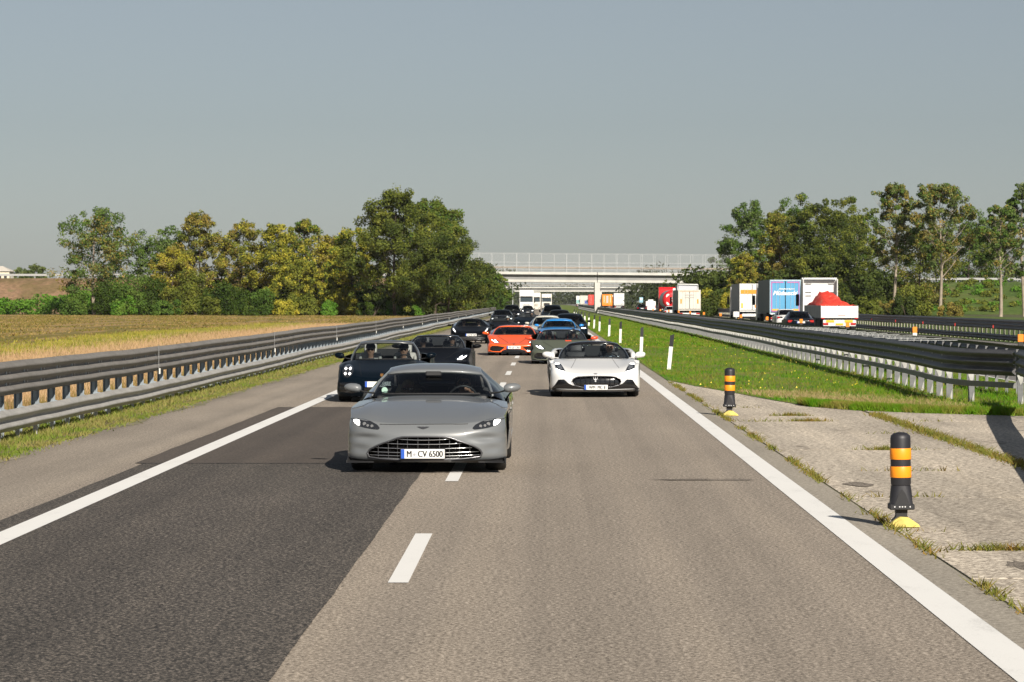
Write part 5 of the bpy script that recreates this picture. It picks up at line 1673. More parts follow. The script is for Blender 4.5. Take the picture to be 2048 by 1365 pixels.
    person(S, 1, 'onehand', 'driver in dark clothes raising a pale hand at the wheel of the grey coupe', plain('dark_top', (.02, .02, .025), .8), zhip=.26, turn=.05)
    person(S, -1, 'passenger', 'blond passenger with sunglasses seated low in the grey coupe', plain('dark_top', (.02, .02, .025), .8), 'long', (.45, .32, .17), zhip=.18, dy=.05)
    return S
grey_coupe()

# 2 ---- white open two-seater
def trident(S, x, z, h, mat):
    e = None
    y = (hit(S, x, z + h * .5) or 0) - .012
    mb = MB(); k = h
    mb.box((x, y, z), (.10 * k, .012, .98 * k), .003)
    for s in (-1, 1):
        pts = [(x + s * .05 * k, y, z - .18 * k), (x + s * .26 * k, y, z - .10 * k), (x + s * .30 * k, y, z + .14 * k), (x + s * .24 * k, y, z + .36 * k)]
        mb.tube(pts, .045 * k, 6)
        mb.prism([(x + s * .24 * k - .09 * k, z + .28 * k), (x + s * .24 * k + .09 * k, z + .28 * k), (x + s * .24 * k, z + .50 * k)], y - .008, y + .008)
    mb.prism([(x - .11 * k, z + .34 * k), (x + .11 * k, z + .34 * k), (x, z + .60 * k)], y - .009, y + .009)
    mb.box((x, y, z - .24 * k), (.34 * k, .014, .09 * k), .003)
    mb.box((x, y, z - .46 * k), (.20 * k, .014, .12 * k), .003)
    mb.build('trident_emblem', mat, S.t, auto=40)

def white_spider():
    s0, xc = 93.4, 1190.0
    def cv(u, v): return ((1040 + u / 5.687 - xc) / s0, 2.06 + .005 - (580 + v / 5.687 - 603) / s0)
    def OL(up, lo): return Outline([cv(*p) for p in up], [cv(*p) for p in lo])
    pt = paint('white_paint', (.70, .70, .69), .3)
    g = OL([(584, 1050), (596, 1018), (640, 994), (750, 986), (860, 985), (1000, 986), (1085, 994), (1132, 1018), (1144, 1050)],
           [(584, 1052), (606, 1086), (690, 1108), (860, 1114), (1036, 1108), (1120, 1086), (1144, 1052)])
    S = car_shell(P_MID, 'open_sports_car', (1.05, 62.3, 0), math.radians(.4), 'white open two-seater with trident grille in the fast lane', pt, 'convoy of sports cars', 1.0, [g])
    t = S.t
    recess(S, g, 'grille', M_black, .08)
    line_on(S, g.ring(36), .010, 'grille_surround', M_darkchrome, None, .001, True, 6, 1.0, 2)
    gr = [c for c in t.children if c.name.startswith('grille')][0]
    for k in range(9):
        x = -.42 + .105 * k
        if abs(x) < .06: continue
        zt, zb = lerp_poly(g.up, x) - .01, lerp_poly(g.lo, x) + .01
        mb = MB(); mb.tube([(x, (hit(S, x, zb) or 0) + .03, zb), (x, (hit(S, x, zt) or 0) + .03, zt)], .006, 5); mb.build('grille_bar', M_black, gr)
    trident(S, 0, .41, .15, plain('silver_emblem', (.75, .76, .78), .35, .2))
    for mir in (0, 1):
        def m_(o): return o.mirror() if mir else o
        ol = m_(OL([(388, 838), (452, 840), (484, 882), (516, 938)], [(388, 846), (402, 900), (432, 926), (516, 948)]))
        h = patch(S, ol, 'headlight', M_lens, None, .007, 14, 5, .03)
        patch(S, m_(OL([(404, 898), (440, 916), (510, 934)], [(404, 906), (440, 928), (510, 945)])), 'daytime_lamp', M_drl, h, .012, 10, 2, .01)
        patch(S, m_(OL([(396, 843), (450, 844)], [(396, 856), (456, 852)])), 'daytime_lamp', M_drl, h, .012, 8, 2, .01)
        patch(S, m_(OL([(420, 868), (462, 868), (480, 905)], [(420, 885), (440, 905), (480, 912)])), 'projector', M_lensg, h, .010, 8, 3, .01)
        patch(S, m_(OL([(352, 1128), (392, 1085), (430, 1026), (505, 1022), (535, 1062), (600, 1092), (700, 1116), (740, 1120)],
                       [(352, 1142), (420, 1128), (500, 1128), (600, 1130), (740, 1132)])), 'side_intake', M_black, None, .006, 24, 5, .02)
        patch(S, m_(Outline([(-.965, .195), (-.85, .175), (-.5, .165), (-.02, .160)], [(-.965, .125), (-.85, .13), (-.5, .13), (-.02, .13)])), 'splitter', M_matte, None, .035, 16, 2, .08, .4)
    o = Outline([(-.04, .508), (0, .514), (.04, .508)], [(-.04, .500), (0, .492), (.04, .500)])
    patch(S, o, 'nose_badge', M_darkchrome, None, .006, 8, 2, .01)
    plate(S, .01, .218, 'WM  MC 8', .50, .105, twidth=.35)
    for s in (-1, 1):
        line_on(S, [(s * .40, .80), (s * .46, .70), (s * .52, .62)], .004, 'bonnet_crease', M_ink, None, .001)
    greenhouse(S, False, M_black); cabin(S, .22, yseat=2.55); wiper(S)
    mirror_pair(S, 1.02, 1.55, .89, pt, .14, .11, .075, .07, pt)
    for s in (-1, 1):      # buttress hoops behind the doors
        mb = MB(); mb.tube([(s * .90, 2.55, .80), (s * .90, 2.8, .88), (s * .84, 3.15, .93), (s * .70, 3.5, .95)], [.05, .06, .07, .06], 8); mb.build('buttress', pt, t, smooth=True)
        mb = MB(); mb.box((s * .37, 3.0, 1.0), (.42, .35, .16), .06); mb.build('headrest_fairing', M_black, t, auto=45)
    person(S, 1, 'driver', 'driver in a pale shirt with sunglasses in the white open two-seater', plain('pale_shirt', (.50, .56, .60), .8), zhip=.30)
white_spider()

def lambo_nose(S, pt, lip, plate_txt=None, plate_x=0.0, intake_lip=True):
    t = S.t
    for mir in (0, 1):
        def m_(o): return o.mirror() if mir else o
        ol = m_(Outline([(-.87, .635), (-.72, .615), (-.55, .53)], [(-.87, .60), (-.76, .49), (-.66, .47), (-.55, .505)]))
        h = patch(S, ol, 'headlight', M_lens, None, .008, 14, 4, .03)
        for o in (Outline([(-.845, .61), (-.70, .535), (-.60, .515)], [(-.845, .585), (-.72, .505), (-.60, .495)]), Outline([(-.73, .61), (-.67, .575), (-.64, .53)], [(-.73, .58), (-.67, .54), (-.64, .515)])):
            patch(S, m_(o), 'daytime_lamp', M_drl, h, .014, 8, 2, .01)
        patch(S, m_(Outline([(-.90, .30), (-.82, .375), (-.60, .37), (-.36, .325)], [(-.90, .20), (-.82, .165), (-.52, .155), (-.36, .27)])), 'side_intake', M_black, None, .006, 16, 4, .02)
        line_on(S, [((1 if mir else -1) * x, z) for x, z in ((.90, .185), (.80, .150), (.52, .145), (.37, .265))], .020, 'intake_lip', lip, None, .012)
        patch(S, m_(Outline([(-.99, .15), (-.5, .14), (0, .14)], [(-.99, .11), (-.5, .105), (0, .105)])), 'splitter', M_matte, None, .03, 12, 2, .1, .3)
    patch(S, Outline([(-.46, .17), (-.34, .235), (.34, .235), (.46, .17)], [(-.46, .145), (-.34, .14), (.34, .14), (.46, .145)]), 'centre_intake', M_black, None, .008, 14, 3, .02)
    o = Outline([(-.035, .455), (.035, .455)], [(-.035, .425), (0, .41), (.035, .425)])
    patch(S, o, 'shield_badge', M_matte, None, .006, 6, 2, .01)
    if plate_txt: plate(S, plate_x, .315, plate_txt, .52, .112, twidth=.40)
    for s in (-1, 1): line_on(S, [(s * .62, .72), (s * .40, .60), (s * .22, .485)], .006, 'bonnet_crease', M_ink, None, .000)

# 3 ---- orange wedge coupe
def wedge(loc, label, pt, lip, roof=True, plate_txt=None, mirror=None, res=.6, P=P_WEDGE, pale=None, accents=None, name='sports_coupe', rz=0.0, plx=0.0):
    S = car_shell(P, name, loc, rz, label, pt, 'convoy of sports cars', res)
    lambo_nose(S, pt, lip, plate_txt, plx)
    greenhouse(S, roof, None if roof else M_black); cabin(S, .20, yseat=2.42, pale=pale, accents=accents); wiper(S)
    mirror_pair(S, 1.10, 1.52, .84, mirror or pt, .14, .12, .07, .06, mirror or pt)
    if not roof:
        for s in (-1, 1):
            mb = MB(); mb.box((s * .40, 2.95, .96), (.46, .4, .16), .06); mb.build('headrest_fairing', pt, S.t, auto=45)
    return S
P_AVEN = taller(P_WEDGE, 1.0, .3, 1.01)
org = paint('orange_paint', (.86, .105, .010), .3)
S = wedge((-1.24, 110.2, 0), 'bright orange wedge-nosed coupe behind the lane dashes', org, plain('orange_lip', (.9, .13, .02), .4), True, 'M GF 1361', None, .6, P_AVEN)
mb = MB(); mb.box((0, 3.2, 1.04), (.9, .05, .05), .01); mb.build('rear_bar', org, S.t)
person(S, 1, 'driver', 'driver of the bright orange coupe', plain('grey_top', (.08, .08, .09), .8), zhip=.20)
person(S, -1, 'passenger', 'passenger of the bright orange coupe', plain('grey_top', (.08, .08, .09), .8), zhip=.20)

# 4 ---- matt olive roadster
olive = plain('olive_matt_paint', (.078, .088, .062), .55, 0, .15)
om = paint('orange_red_paint', (.78, .07, .02), .3)
S = wedge((.50, 95.3, 0), 'matt olive-green open wedge car with orange mirrors', olive, plain('olive_lip', (.10, .11, .08), .5), False, None, om, .6, P_AVEN, None, om, 'open_sports_car')
for s in (-1, 1):
    mb = MB(); mb.box((s * .22, 1.16, .752), (.20, .02, .03), .006)
    if s > 0: mb.build('bonnet_stripe', om, S.t)
person(S, 1, 'driver', 'driver with sunglasses in the matt olive open car', plain('dark_top', (.02, .02, .025), .8), zhip=.27)
person(S, -1, 'passenger', 'passenger in a red-trimmed seat of the matt olive open car', plain('red_top', (.25, .05, .04), .8), zhip=.20)

# 5 ---- black wedge spider, left lane
blk = paint('black_paint', (.003, .0035, .005), .28, 0, .03, .06)
nav = paint('navy_paint', (.002, .005, .009), .28, 0, .03, .08)
P_HUR = taller(P_WEDGE, 1.02, .3, .955)
S = wedge((-2.99, 77.7, 0), 'black open wedge car behind the navy convertible', blk, M_matte, False, None, blk, .6, P_HUR, None, None, 'open_sports_car')
person(S, 1, 'driver', 'driver of the black open wedge car', plain('dark_top', (.02, .02, .025), .8), zhip=.27)
person(S, -1, 'passenger', 'passenger in pale top in the black open wedge car', plain('pale_shirt', (.50, .56, .60), .8), zhip=.20, cap=M_matte)

# 6 ---- navy rear-engined convertible, left lane
def navy_cabrio():
    S = car_shell(P_RE, 'convertible', (-3.36, 59.1, 0), 0, 'navy round-lamped convertible half hidden by the grey coupe', nav, 'convoy of sports cars', .9)
    t = S.t
    for s in (-1, 1):
        x, z = s * .70, .635
        n = 20
        up = [(x - .112 * math.cos(math.pi * k / n), z + .128 * math.sin(math.pi * k / n)) for k in range(n + 1)]
        lo = [(x - .112 * math.cos(math.pi * k / n), z - .128 * math.sin(math.pi * k / n)) for k in range(n + 1)]
        h = patch(S, Outline(up, lo), 'headlight', M_lens, None, .010, 20, 8, .03)
        for dx in (-.045, .045):
            for dz in (-.05, .05):
                o = Outline([(x + dx - .028, z + dz), (x + dx, z + dz + .03), (x + dx + .028, z + dz)], [(x + dx - .028, z + dz), (x + dx, z + dz - .03), (x + dx + .028, z + dz)])
                patch(S, o, 'daytime_lamp', M_drl, h, .016, 6, 2, .01)
        ol = Outline([(-.86, .40), (-.60, .41), (-.42, .38)], [(-.86, .22), (-.60, .19), (-.42, .22)])
        if s > 0: ol = ol.mirror()
        si = patch(S, ol, 'side_intake', M_black, None, .006, 12, 4, .02)
        for zz in (.26, .31, .36): line_on(S, [(s * .84, zz), (s * .62, zz), (s * .46, zz)], .008, 'intake_slat', M_matte, si, .010)
        line_on(S, [(s * .52, .80), (s * .46, .66), (s * .42, .55)], .006, 'bonnet_crease', M_ink, None, .0)
    patch(S, Outline([(-.40, .30), (.40, .30)], [(-.34, .16), (.34, .16)]), 'centre_intake', M_black, None, .006, 12, 3, .02)
    patch(S, Outline([(-.03, .585), (.03, .585)], [(-.03, .545), (0, .52), (.03, .545)]), 'shield_badge', plain('badge_gold', (.45, .22, .06), .35, .6), None, .008, 6, 2, .01)
    plate(S, -.06, .375, 'WM', .52, .112, twidth=.12)
    greenhouse(S, False, paint('silver_frame', (.06, .065, .07), .3)); cabin(S, .26, yseat=2.42, pale=M_seat_l); wiper(S)
    mirror_pair(S, .96, 1.66, .93, nav, .13, .10, .07, .065, M_matte)
    person(S, 1, 'driver', 'driver in dark cap and dark top in the navy convertible', plain('dark_top', (.02, .02, .025), .8), zhip=.29, cap=plain('navy_cap', (.012, .014, .02), .8))
    person(S, -1, 'passenger', 'passenger in dark cap resting chin on hand in the navy convertible', plain('grey_top', (.08, .08, .09), .8), zhip=.29, cap=plain('navy_cap', (.012, .014, .02), .8))
navy_cabrio()

# 7 ---- black mid-engined coupe with tall slanted lamps
def black_coupe():
    P = taller(P_MID, 1.02, .3, .985)
    S = car_shell(P, 'sports_coupe', (-3.70, 141.0, 0), 0, 'black mid-engined coupe with slanting tall lamps left of the orange one', blk, 'convoy of sports cars', .6)
    for mir in (0, 1):
        def m_(o): return o.mirror() if mir else o
        h = patch(S, m_(Outline([(-.88, .80), (-.80, .79), (-.68, .60)], [(-.88, .72), (-.78, .56), (-.68, .55)])), 'headlight', M_lensg, None, .008, 10, 4, .02)
        patch(S, m_(Outline([(-.84, .76), (-.72, .60)], [(-.84, .70), (-.72, .565)])), 'daytime_lamp', M_drl, h, .014, 6, 2, .01)
    g = patch(S, Outline([(-.72, .30), (-.60, .34), (.60, .34), (.72, .30)], [(-.72, .24), (-.60, .17), (.60, .17), (.72, .24)]), 'grille', M_matte, None, .006, 16, 4, .02)
    for z in (.22, .285): line_on(S, [(-.66, z), (0, z), (.66, z)], .008, 'grille_bar', M_darkchrome, g, .012)
    patch(S, Outline([(-.03, .47), (.03, .47)], [(-.03, .43), (.03, .43)]), 'prancing_badge', M_chrome, None, .008, 4, 2, .01)
    plate(S, 0.05, .43, 'GG DF 458', .52, .112, twidth=.40)
    greenhouse(S, True); cabin(S, .22, yseat=2.5); wiper(S)
    mirror_pair(S, 1.05, 1.5, .89, blk, .16, .10, .06, .055)
    person(S, 1, 'driver', 'driver of the black mid-engined coupe', plain('pale_shirt', (.50, .56, .60), .8), zhip=.27)
    person(S, -1, 'passenger', 'passenger of the black mid-engined coupe', plain('grey_top', (.08, .08, .09), .8), zhip=.27)
black_coupe()

def road_car(P, loc, label, pt, name='saloon_car', open_=False, res=.45, lamp_z=.66, grille=True, group='convoy of sports cars', rz=0.0, chrome=None, people=(), roofmat=None, lit=True, hi=.0):
    S = car_shell(P, name, loc, rz, label, pt, group, res)
    zt = P['F'][0][1]
    lz = zt - .08
    for mir in (0, 1):
        def m_(o): return o.mirror() if mir else o
        h = patch(S, m_(Outline([(-.84, lz + .035), (-.55, lz + .02)], [(-.84, lz - .07), (-.55, lz - .05)])), 'headlight', M_lens, None, .010, 8, 3, .02)
        if lit: patch(S, m_(Outline([(-.82, lz + .01), (-.60, lz + .0)], [(-.82, lz - .045), (-.60, lz - .035)])), 'daytime_lamp', M_drl, h, .016, 6, 2, .01)
    if grille:
        g = patch(S, Outline([(-.42, lz + .03), (.42, lz + .03)], [(-.36, lz - .22), (.36, lz - .22)]), 'grille', M_black, None, .008, 8, 3, .02)
        line_on(S, [(-.40, lz + .03), (.40, lz + .03)], .010, 'grille_bar', chrome or M_darkchrome, g, .012)
        patch(S, Outline([(-.80, .36), (.80, .36)], [(-.70, .24), (.70, .24)]), 'lower_intake', M_black, None, .006, 10, 2, .02)
    plate(S, 0, lz - .26, None, .52, .112)
    greenhouse(S, not open_, (M_black if open_ else roofmat)); cabin(S, P.get('floor', .30), tall=hi); wiper(S)
    mirror_pair(S, P['T'][-1][2] + .09, P['G'][0][0] + .25, P['G'][0][1] + .08, pt, .12, .10, .06, .06)
    for (sd, pose, lab, shirt, kw) in people: person(S, sd, pose, lab, shirt, **kw)
    return S
dark_top = plain('dark_top', (.02, .02, .025), .8)
blue = paint('blue_paint', (.012, .23, .62), .3)
road_car(taller(P_GT, 1.02), (.57, 130.5, 0), 'bright blue coupe with dark windscreen behind the olive car', blue, 'sports_coupe', res=.6, roofmat=blue, lit=True,
         people=((1, 'driver', 'driver of the bright blue coupe', dark_top, dict(zhip=.28)), (-1, 'passenger', 'passenger of the bright blue coupe', dark_top, dict(zhip=.28))))
cream = paint('cream_paint', (.55, .53, .46), .35)
road_car(taller(P_RE, 1.08, .3, 1.0), (.02, 146.0, 0), 'cream rounded coupe mostly hidden behind the blue coupe', cream, 'sports_coupe', grille=False, res=.5, roofmat=cream)
road_car(P_SEDAN, (1.22, 151.0, 0), 'dark saloon with bright lamp right of the blue coupe', paint('dark_blue_paint', (.003, .006, .010), .28, 0, .03, .08), people=((1, 'driver', 'driver of the dark saloon right of the blue coupe', dark_top, dict(zhip=.42)),), res=.5)
road_car(P_RE, (-2.62, 168.0, 0), 'black open car whose driver wears a white cap', blk, 'open_sports_car', True,
         people=((1, 'driver', 'driver with a white cap in the black open car', dark_top, dict(zhip=.33, cap=plain('white_cap', (.75, .75, .73), .7))),), grille=False)
road_car(taller(P_MID, 1.02), (-1.52, 226.0, 0), 'dark open car in the gap between the lanes far back', nav, 'open_sports_car', True,
         people=((1, 'driver', 'driver of the far dark open car', plain('red_top', (.25, .05, .04), .8), dict(zhip=.30)),), grille=False)
road_car(taller(P_SEDAN, .96), (-3.62, 236.0, 0), 'black coupe behind the white-cap driver', blk)
road_car(taller(P_SEDAN, 1.26, .3, 1.02), (-3.45, 288.0, 0), 'black off-roader at the rear of the slow lane', blk, 'off_road_car', hi=.2)
road_car(taller(P_SEDAN, 1.30, .3, 1.04), (.50, 243.0, 0), 'dark off-roader with broad windscreen in the fast lane', paint('dark_blue_paint', (.003, .006, .010), .28, 0, .03, .08), 'off_road_car', hi=.2)
road_car(taller(P_SEDAN, 1.03), (.93, 206.0, 0), 'black saloon between the off-roader and the bright-lamp saloon', blk)
road_car(taller(P_SEDAN, 1.0), (-2.75, 425.0, 0), 'dark blue saloon with lit lamps ahead of the white lorry', paint('dark_blue_paint', (.003, .006, .010), .28, 0, .03, .08), group='traffic behind the convoy')
# ------------------------------------------------------------------ lorries and cars on the other carriageway, lorries behind the convoy
T_white = plain('lorry_white', (.70, .70, .68), .4, coat=.2, noise=.08, nscale=1.2)
T_cream = plain('lorry_cream', (.60, .57, .50), .5, noise=.10, nscale=1.2)
T_grey = plain('tarp_grey', (.24, .25, .25), .6, noise=.12, nscale=.8)
T_navy = plain('tarp_navy', (.030, .055, .075), .5, noise=.15, nscale=.8)
T_blue = plain('door_blue', (.085, .31, .52), .45, noise=.10, nscale=1.0)
T_pink = plain('pink_band', (.48, .14, .36), .5)
T_orange = plain('band_orange', (.90, .26, .015), .5)
T_red = plain('lorry_red', (.55, .015, .02), .35, coat=.3)
T_tarp = mottled('red_tarp', [(.60, .035, .02), (.72, .05, .03), (.74, .07, .04), (.74, .34, .24)], 1.6, (1, .6, 2), 9.0, .65)
T_alu = plain('bare_alu', (.48, .48, .47), .45, .4)
T_side = plain('drop_side_grey', (.28, .28, .265), .6, noise=.2, nscale=.7)
T_yel = plain('reflex_yellow', (.85, .42, .02), .4)
T_dark = plain('chassis_black', (.015, .015, .016), .7)
T_glassd = plain('lorry_window', (.035, .05, .06), .12, coat=.5)

def twin_wheel(t, x, y, r=.5):
    key = ('lw', r)
    if key not in MESHC:
        mb = MB(); mb.lathe([(r * .55, -.14), (r * .95, -.14), (r, -.10), (r, .10), (r * .95, .14), (r * .55, .14)], 20, axis='x'); a = mb.build('tyre', M_tyre, None, auto=40)
        mb = MB(); mb.lathe([(r * .55, -.12), (r * .5, -.02), (r * .2, .02), (r * .18, .10), (r * .05, .10)], 16, axis='x'); b = mb.build('rim', T_alu, None, auto=40)
        MESHC[key] = (a.data, b.data); bpy.data.objects.remove(a); bpy.data.objects.remove(b)
    e = bpy.data.objects.new('wheel', None); link(e, t); e.location = (x, y, r)
    for nm, me in zip(('tyre', 'rim'), MESHC[key]): link(bpy.data.objects.new(nm, me), e)

def tractor(t, y0, mat, hc=3.6, roof=True):
    """cab whose rear wall is at y0, nose pointing away (+y)"""
    mb = MB()
    prof = [(y0, .95), (y0, hc - .25), (y0 + .25, hc), (y0 + 1.2, hc), (y0 + 1.75, hc - .75), (y0 + 2.15, 2.35), (y0 + 2.25, 1.3), (y0 + 2.25, .45), (y0 + .9, .45), (y0 + .7, .95)]
    mb.prism(prof, -1.24, 1.24, 'yz'); mb.build('cab', mat, t)
    mb = MB(); mb.add([(-1.1, y0 + 2.19, 2.3), (1.1, y0 + 2.19, 2.3), (1.1, y0 + 1.83, 2.9), (-1.1, y0 + 1.83, 2.9)], [(0, 1, 2, 3)]); mb.build('windscreen', T_glassd, t)
    for s in (-1, 1):
        mb = MB(); mb.box((s * 1.42, y0 + 2.0, 2.15), (.24, .16, .85), .05); mb.build('door_mirror', T_dark, t, auto=40)
        twin_wheel(t, s * 1.08, y0 + 1.3); twin_wheel(t, s * 1.05, y0 - 2.2)
    mb = MB(); mb.box((0, y0 - 1.2, .75), (.9, 4.6, .3)); mb.build('chassis', T_dark, t)

def box_lorry(X, Y, label, side, rear, name='box_lorry', z0=1.12, z1=3.95, L=13.4, w=2.55, cab=None, top=None, group='lorries on the other carriageway', simple=False):
    t = empty(name, (X, Y, 0), 0, label, 'lorry', group)
    mb = MB(); mb.box((0, L / 2 + .06, (z0 + z1) / 2), (w, L - .12, z1 - z0), .03); mb.build('load_body', side, t)
    for s in (-1, 1):
        mb = MB(); mb.box((s * (w / 4 - .01), .035, (z0 + z1) / 2 - .02), (w / 2 - .10, .05, z1 - z0 - .18), .008); mb.build('rear_door', rear, t)
        mb = MB(); mb.box((s * (w / 2 - .03), .03, (z0 + z1) / 2), (.06, .075, z1 - z0), .006); mb.build('corner_post', top or T_alu, t)
        for k in (.45, .75):
            mb = MB(); mb.tube([(s * k, -.012, z0 + .05), (s * k, -.012, z1 - .12)], .014, 5); mb.build('lock_rod', T_alu, t)
    mb = MB(); mb.box((0, .03, z1 - .05), (w - .12, .085, .10), .008); mb.build('header_beam', top or T_alu, t)
    mb = MB(); mb.box((0, .03, z0 - .06), (w, .09, .12), .008); mb.build('rear_sill', top or T_alu, t)
    mb = MB(); mb.box((0, .25, .62), (w - .2, .14, .24), .02); mb.build('underrun_bar', T_white, t)
    for s in (-1, 1):
        mb = MB(); mb.box((s * .98, .16, .66), (.42, .05, .14), .01); mb.build('tail_lamp', M_tail, t)
        mb = MB(); mb.box((s * 1.02, 1.0, .5), (.45, .02, .6)); mb.build('mud_flap', T_dark, t)
        for yy in (2.2, 3.5, 4.8): twin_wheel(t, s * 1.05, yy)
    mb = MB(); mb.box((0, L / 2, .95), (1.1, L - .6, .28)); mb.build('chassis', T_dark, t)
    if cab: tractor(t, L + .9, cab)
    return t

def panel(t, name, x, z, w, h, mat, y=-.005, d=.02):
    mb = MB(); mb.box((x, y, z), (w, d, h)); return mb.build(name, mat, t)

# white trailer with an orange band
t = box_lorry(20.9, 296, 'white lorry rear with a broad orange band ahead of the blue one', T_grey, T_white, top=T_white, cab=T_white, z1=3.85)
panel(t, 'orange_band', 0, 3.02, 2.34, .42, T_orange)
panel(t, 'yellow_reflector', -1.02, 1.62, .17, .5, T_yel); panel(t, 'orange_plate', .42, 1.55, .32, .26, T_orange)
panel(t, 'white_beam', 0, .66, 2.0, .28, T_white, .13)
# blue curtain-sided trailer
t = box_lorry(19.6, 239, 'blue-doored lorry with navy side, pink border and white script', T_navy, T_blue, top=plain('pale_blue_frame', (.42, .55, .62), .5), cab=T_white, z1=3.82)
for (x, z, w, h) in ((-1.12, 2.45, .07, 2.45), (1.12, 2.45, .07, 2.45), (-.62, 3.62, .95, .09), (.62, 3.62, .95, .09), (-.62, 1.24, .95, .06)): panel(t, 'pink_border', x, z, w, h, T_pink)
for x in (-.80, .82): panel(t, 'yellow_reflector', x, 1.36, .55, .13, T_yel, -.008)
M_script = plain('white_script', (.82, .84, .85), .5)
text_obj('lettering', 'Autotransport', .17, M_script, t, (.12, -.012, 3.07), (math.pi / 2, 0, 0), 1.35, shear=.35, bold=0)
text_obj('lettering', 'Müdauschi', .36, M_script, t, (.0, -.012, 2.74), (math.pi / 2, 0, 0), 2.0, shear=.4, bold=0)
# flatbed with red sheeted load
t = empty('flatbed_lorry', (19.62, 195, 0), 0, 'white flatbed lorry with a red tarpaulin heaped behind its cab', 'lorry', 'lorries on the other carriageway')
mb = MB(); mb.box((0, 0, 1.34), (2.5, .07, .80), .01); tg = mb.build('tailgate', T_white, t)
mb = MB(); mb.box((0, -.042, 1.52), (2.44, .012, .02)); mb.build('tailgate_rib', T_alu, tg)
for s in (-1, 1):
    for k in range(5):
        mb = MB(); mb.box((s * 1.235, 1.3 + 2.5 * k, 1.36), (.045, 2.46, .84), .008); mb.build('drop_side', T_side, t)
mb = MB(); mb.box((0, 6.4, .90), (2.46, 12.6, .10)); mb.build('load_floor', T_dark, t)
mb = MB(); mb.box((0, 6.4, .70), (1.0, 12.0, .28)); mb.build('chassis', T_dark, t)
V, F = [], []
r_ = random.Random(8)
prof = [(0.8, 1.74, 1.18), (3.0, 1.95, 1.10), (5.0, 2.15, 1.0), (7.0, 2.40, 1.0), (8.2, 2.68, .80), (10.0, 2.68, .78), (11.2, 2.4, .8), (12.2, 1.8, 1.1)]
for (yy, zt, hw) in prof:
    for k in range(13):
        f = -1 + k / 6
        x = f * 1.2; z = zt if abs(x) < hw * .6 else zt + (1.70 - zt) * min(1, (abs(x) - hw * .6) / (1.2 - hw * .6 + .01))
        V.append((x, yy + r_.uniform(-.2, .2), z + r_.uniform(-.08, .08) + .05 * math.sin(7 * x + yy)))
for i in range(len(prof) - 1):
    for k in range(12): F.append((i * 13 + k, i * 13 + k + 1, (i + 1) * 13 + k + 1, (i + 1) * 13 + k))
for k in range(12): F.append((k + 1, k, k, k + 1)[:2] + (k,)) if False else None
o = mesh_obj('tarpaulin', V, F, T_tarp, t, smooth=True); md = o.modifiers.new('solidify', 'SOLIDIFY'); md.thickness = .02
mb = MB(); mb.box((0, .12, .60), (2.2, .12, .42), .02); mb.build('light_bar', T_white, t)
for s in (-1, 1):
    panel(t, 'yellow_reflector', s * .62, .72, .55, .16, T_yel, .045, .03); panel(t, 'tail_lamp', s * .92, .54, .34, .14, M_tail, .045, .03)
    panel(t, 'red_marker', s * 1.12, .92, .22, .08, M_tail, -.02, .06)
    for yy in (2.0, 3.3, 4.6): twin_wheel(t, s * 1.05, yy)
panel(t, 'licence_plate', 0, .52, .5, .13, T_yel, .04, .03)
panel(t, 'red_script', .15, 1.12, .5, .05, plain('faded_red', (.55, .25, .22), .6), -.04, .006)
tractor(t, 14.2, T_white, 3.75)
for s in (-1, 1):
    mb = MB(); mb.box((s * 1.22, 13.9, 2.4), (.07, .5, 2.5), .03); mb.build('side_deflector', T_white, t)
    for z in (3.3, 2.7, 2.45):
        mb = MB(); mb.box((s * .82, 14.17, z), (.42, .05, .04)); mb.build('grab_rail', T_dark, t)
mb = MB(); mb.box((0, 13.95, 3.70), (2.4, .45, .09), .03); mb.build('roof_deflector', T_white, t)
# grey-beige trailer, open topped
t = box_lorry(16.25, 331, 'beige box lorry rear with raised white hoop beside the red tanker', T_side, T_cream, top=T_cream, cab=T_white, z1=3.35)
mb = MB(); mb.tube([(-1.3, .8, 3.3), (-1.3, .8, 4.0), (1.0, .8, 3.95), (1.0, .8, 3.3)], .07, 6); mb.build('roof_hoop', T_white, t)
mb = MB(); mb.prism([(-1.2, 3.36), (1.0, 3.36), (.95, 3.85), (-1.2, 3.9)], .9, 9, 'xz'); mb.build('load_sheet', plain('pale_sheet', (.45, .46, .50), .6), t)
for s in (-1, 1): panel(t, 'amber_reflector', s * .95, 2.05, .16, .5, M_amber)
for zz in (2.78, 2.5): panel(t, 'faded_script', 0, zz, 1.1, .12, plain('faded_grey', (.42, .40, .37), .6))
panel(t, 'door_frame', 0, 3.2, 2.2, .08, plain('tan_frame', (.60, .42, .28), .6))
# red tanker with white roundels
t = empty('tanker_lorry', (16.3, 378, 0), 0, 'red tanker lorry with white roundels on its rounded end', 'lorry', 'lorries on the other carriageway')
mb = MB()
rings = [(0, .05, 0), (.02, .7, 0), (.10, 1.0, 0), (.28, 1.18, 0), (.6, 1.25, 0)]
mb.lathe([(r, y) for y, r, _ in rings], 28, (0, 0, 2.25), 'y'); mb.build('tank_end', T_red, t, auto=50)
mb = MB(); mb.lathe([(1.25, .6), (1.25, 11.0), (1.1, 11.3), (.3, 11.5)], 28, (0, 0, 2.25), 'y'); mb.build('tank', T_alu, t, auto=50)
for (x, z, r) in ((-.48, 2.72, .30), (.42, 2.78, .30), (-.45, 1.85, .30), (.50, 1.90, .30), (.03, 2.28, .26)):
    d = math.hypot(x, z - 2.25); y = .02 + .10 * (d / .9) ** 2 - .035
    mb = MB(); mb.lathe([(r * .98, .05), (r, .0), (r * .5, -.012)], 18, (x, y, z), 'y'); o = mb.build('roundel', T_white, t, auto=40)
mb = MB(); mb.lathe([(.12, .03), (.12, 0.0)], 14, (.03, -.035, 2.28), 'y'); mb.build('roundel_centre', T_red, t)
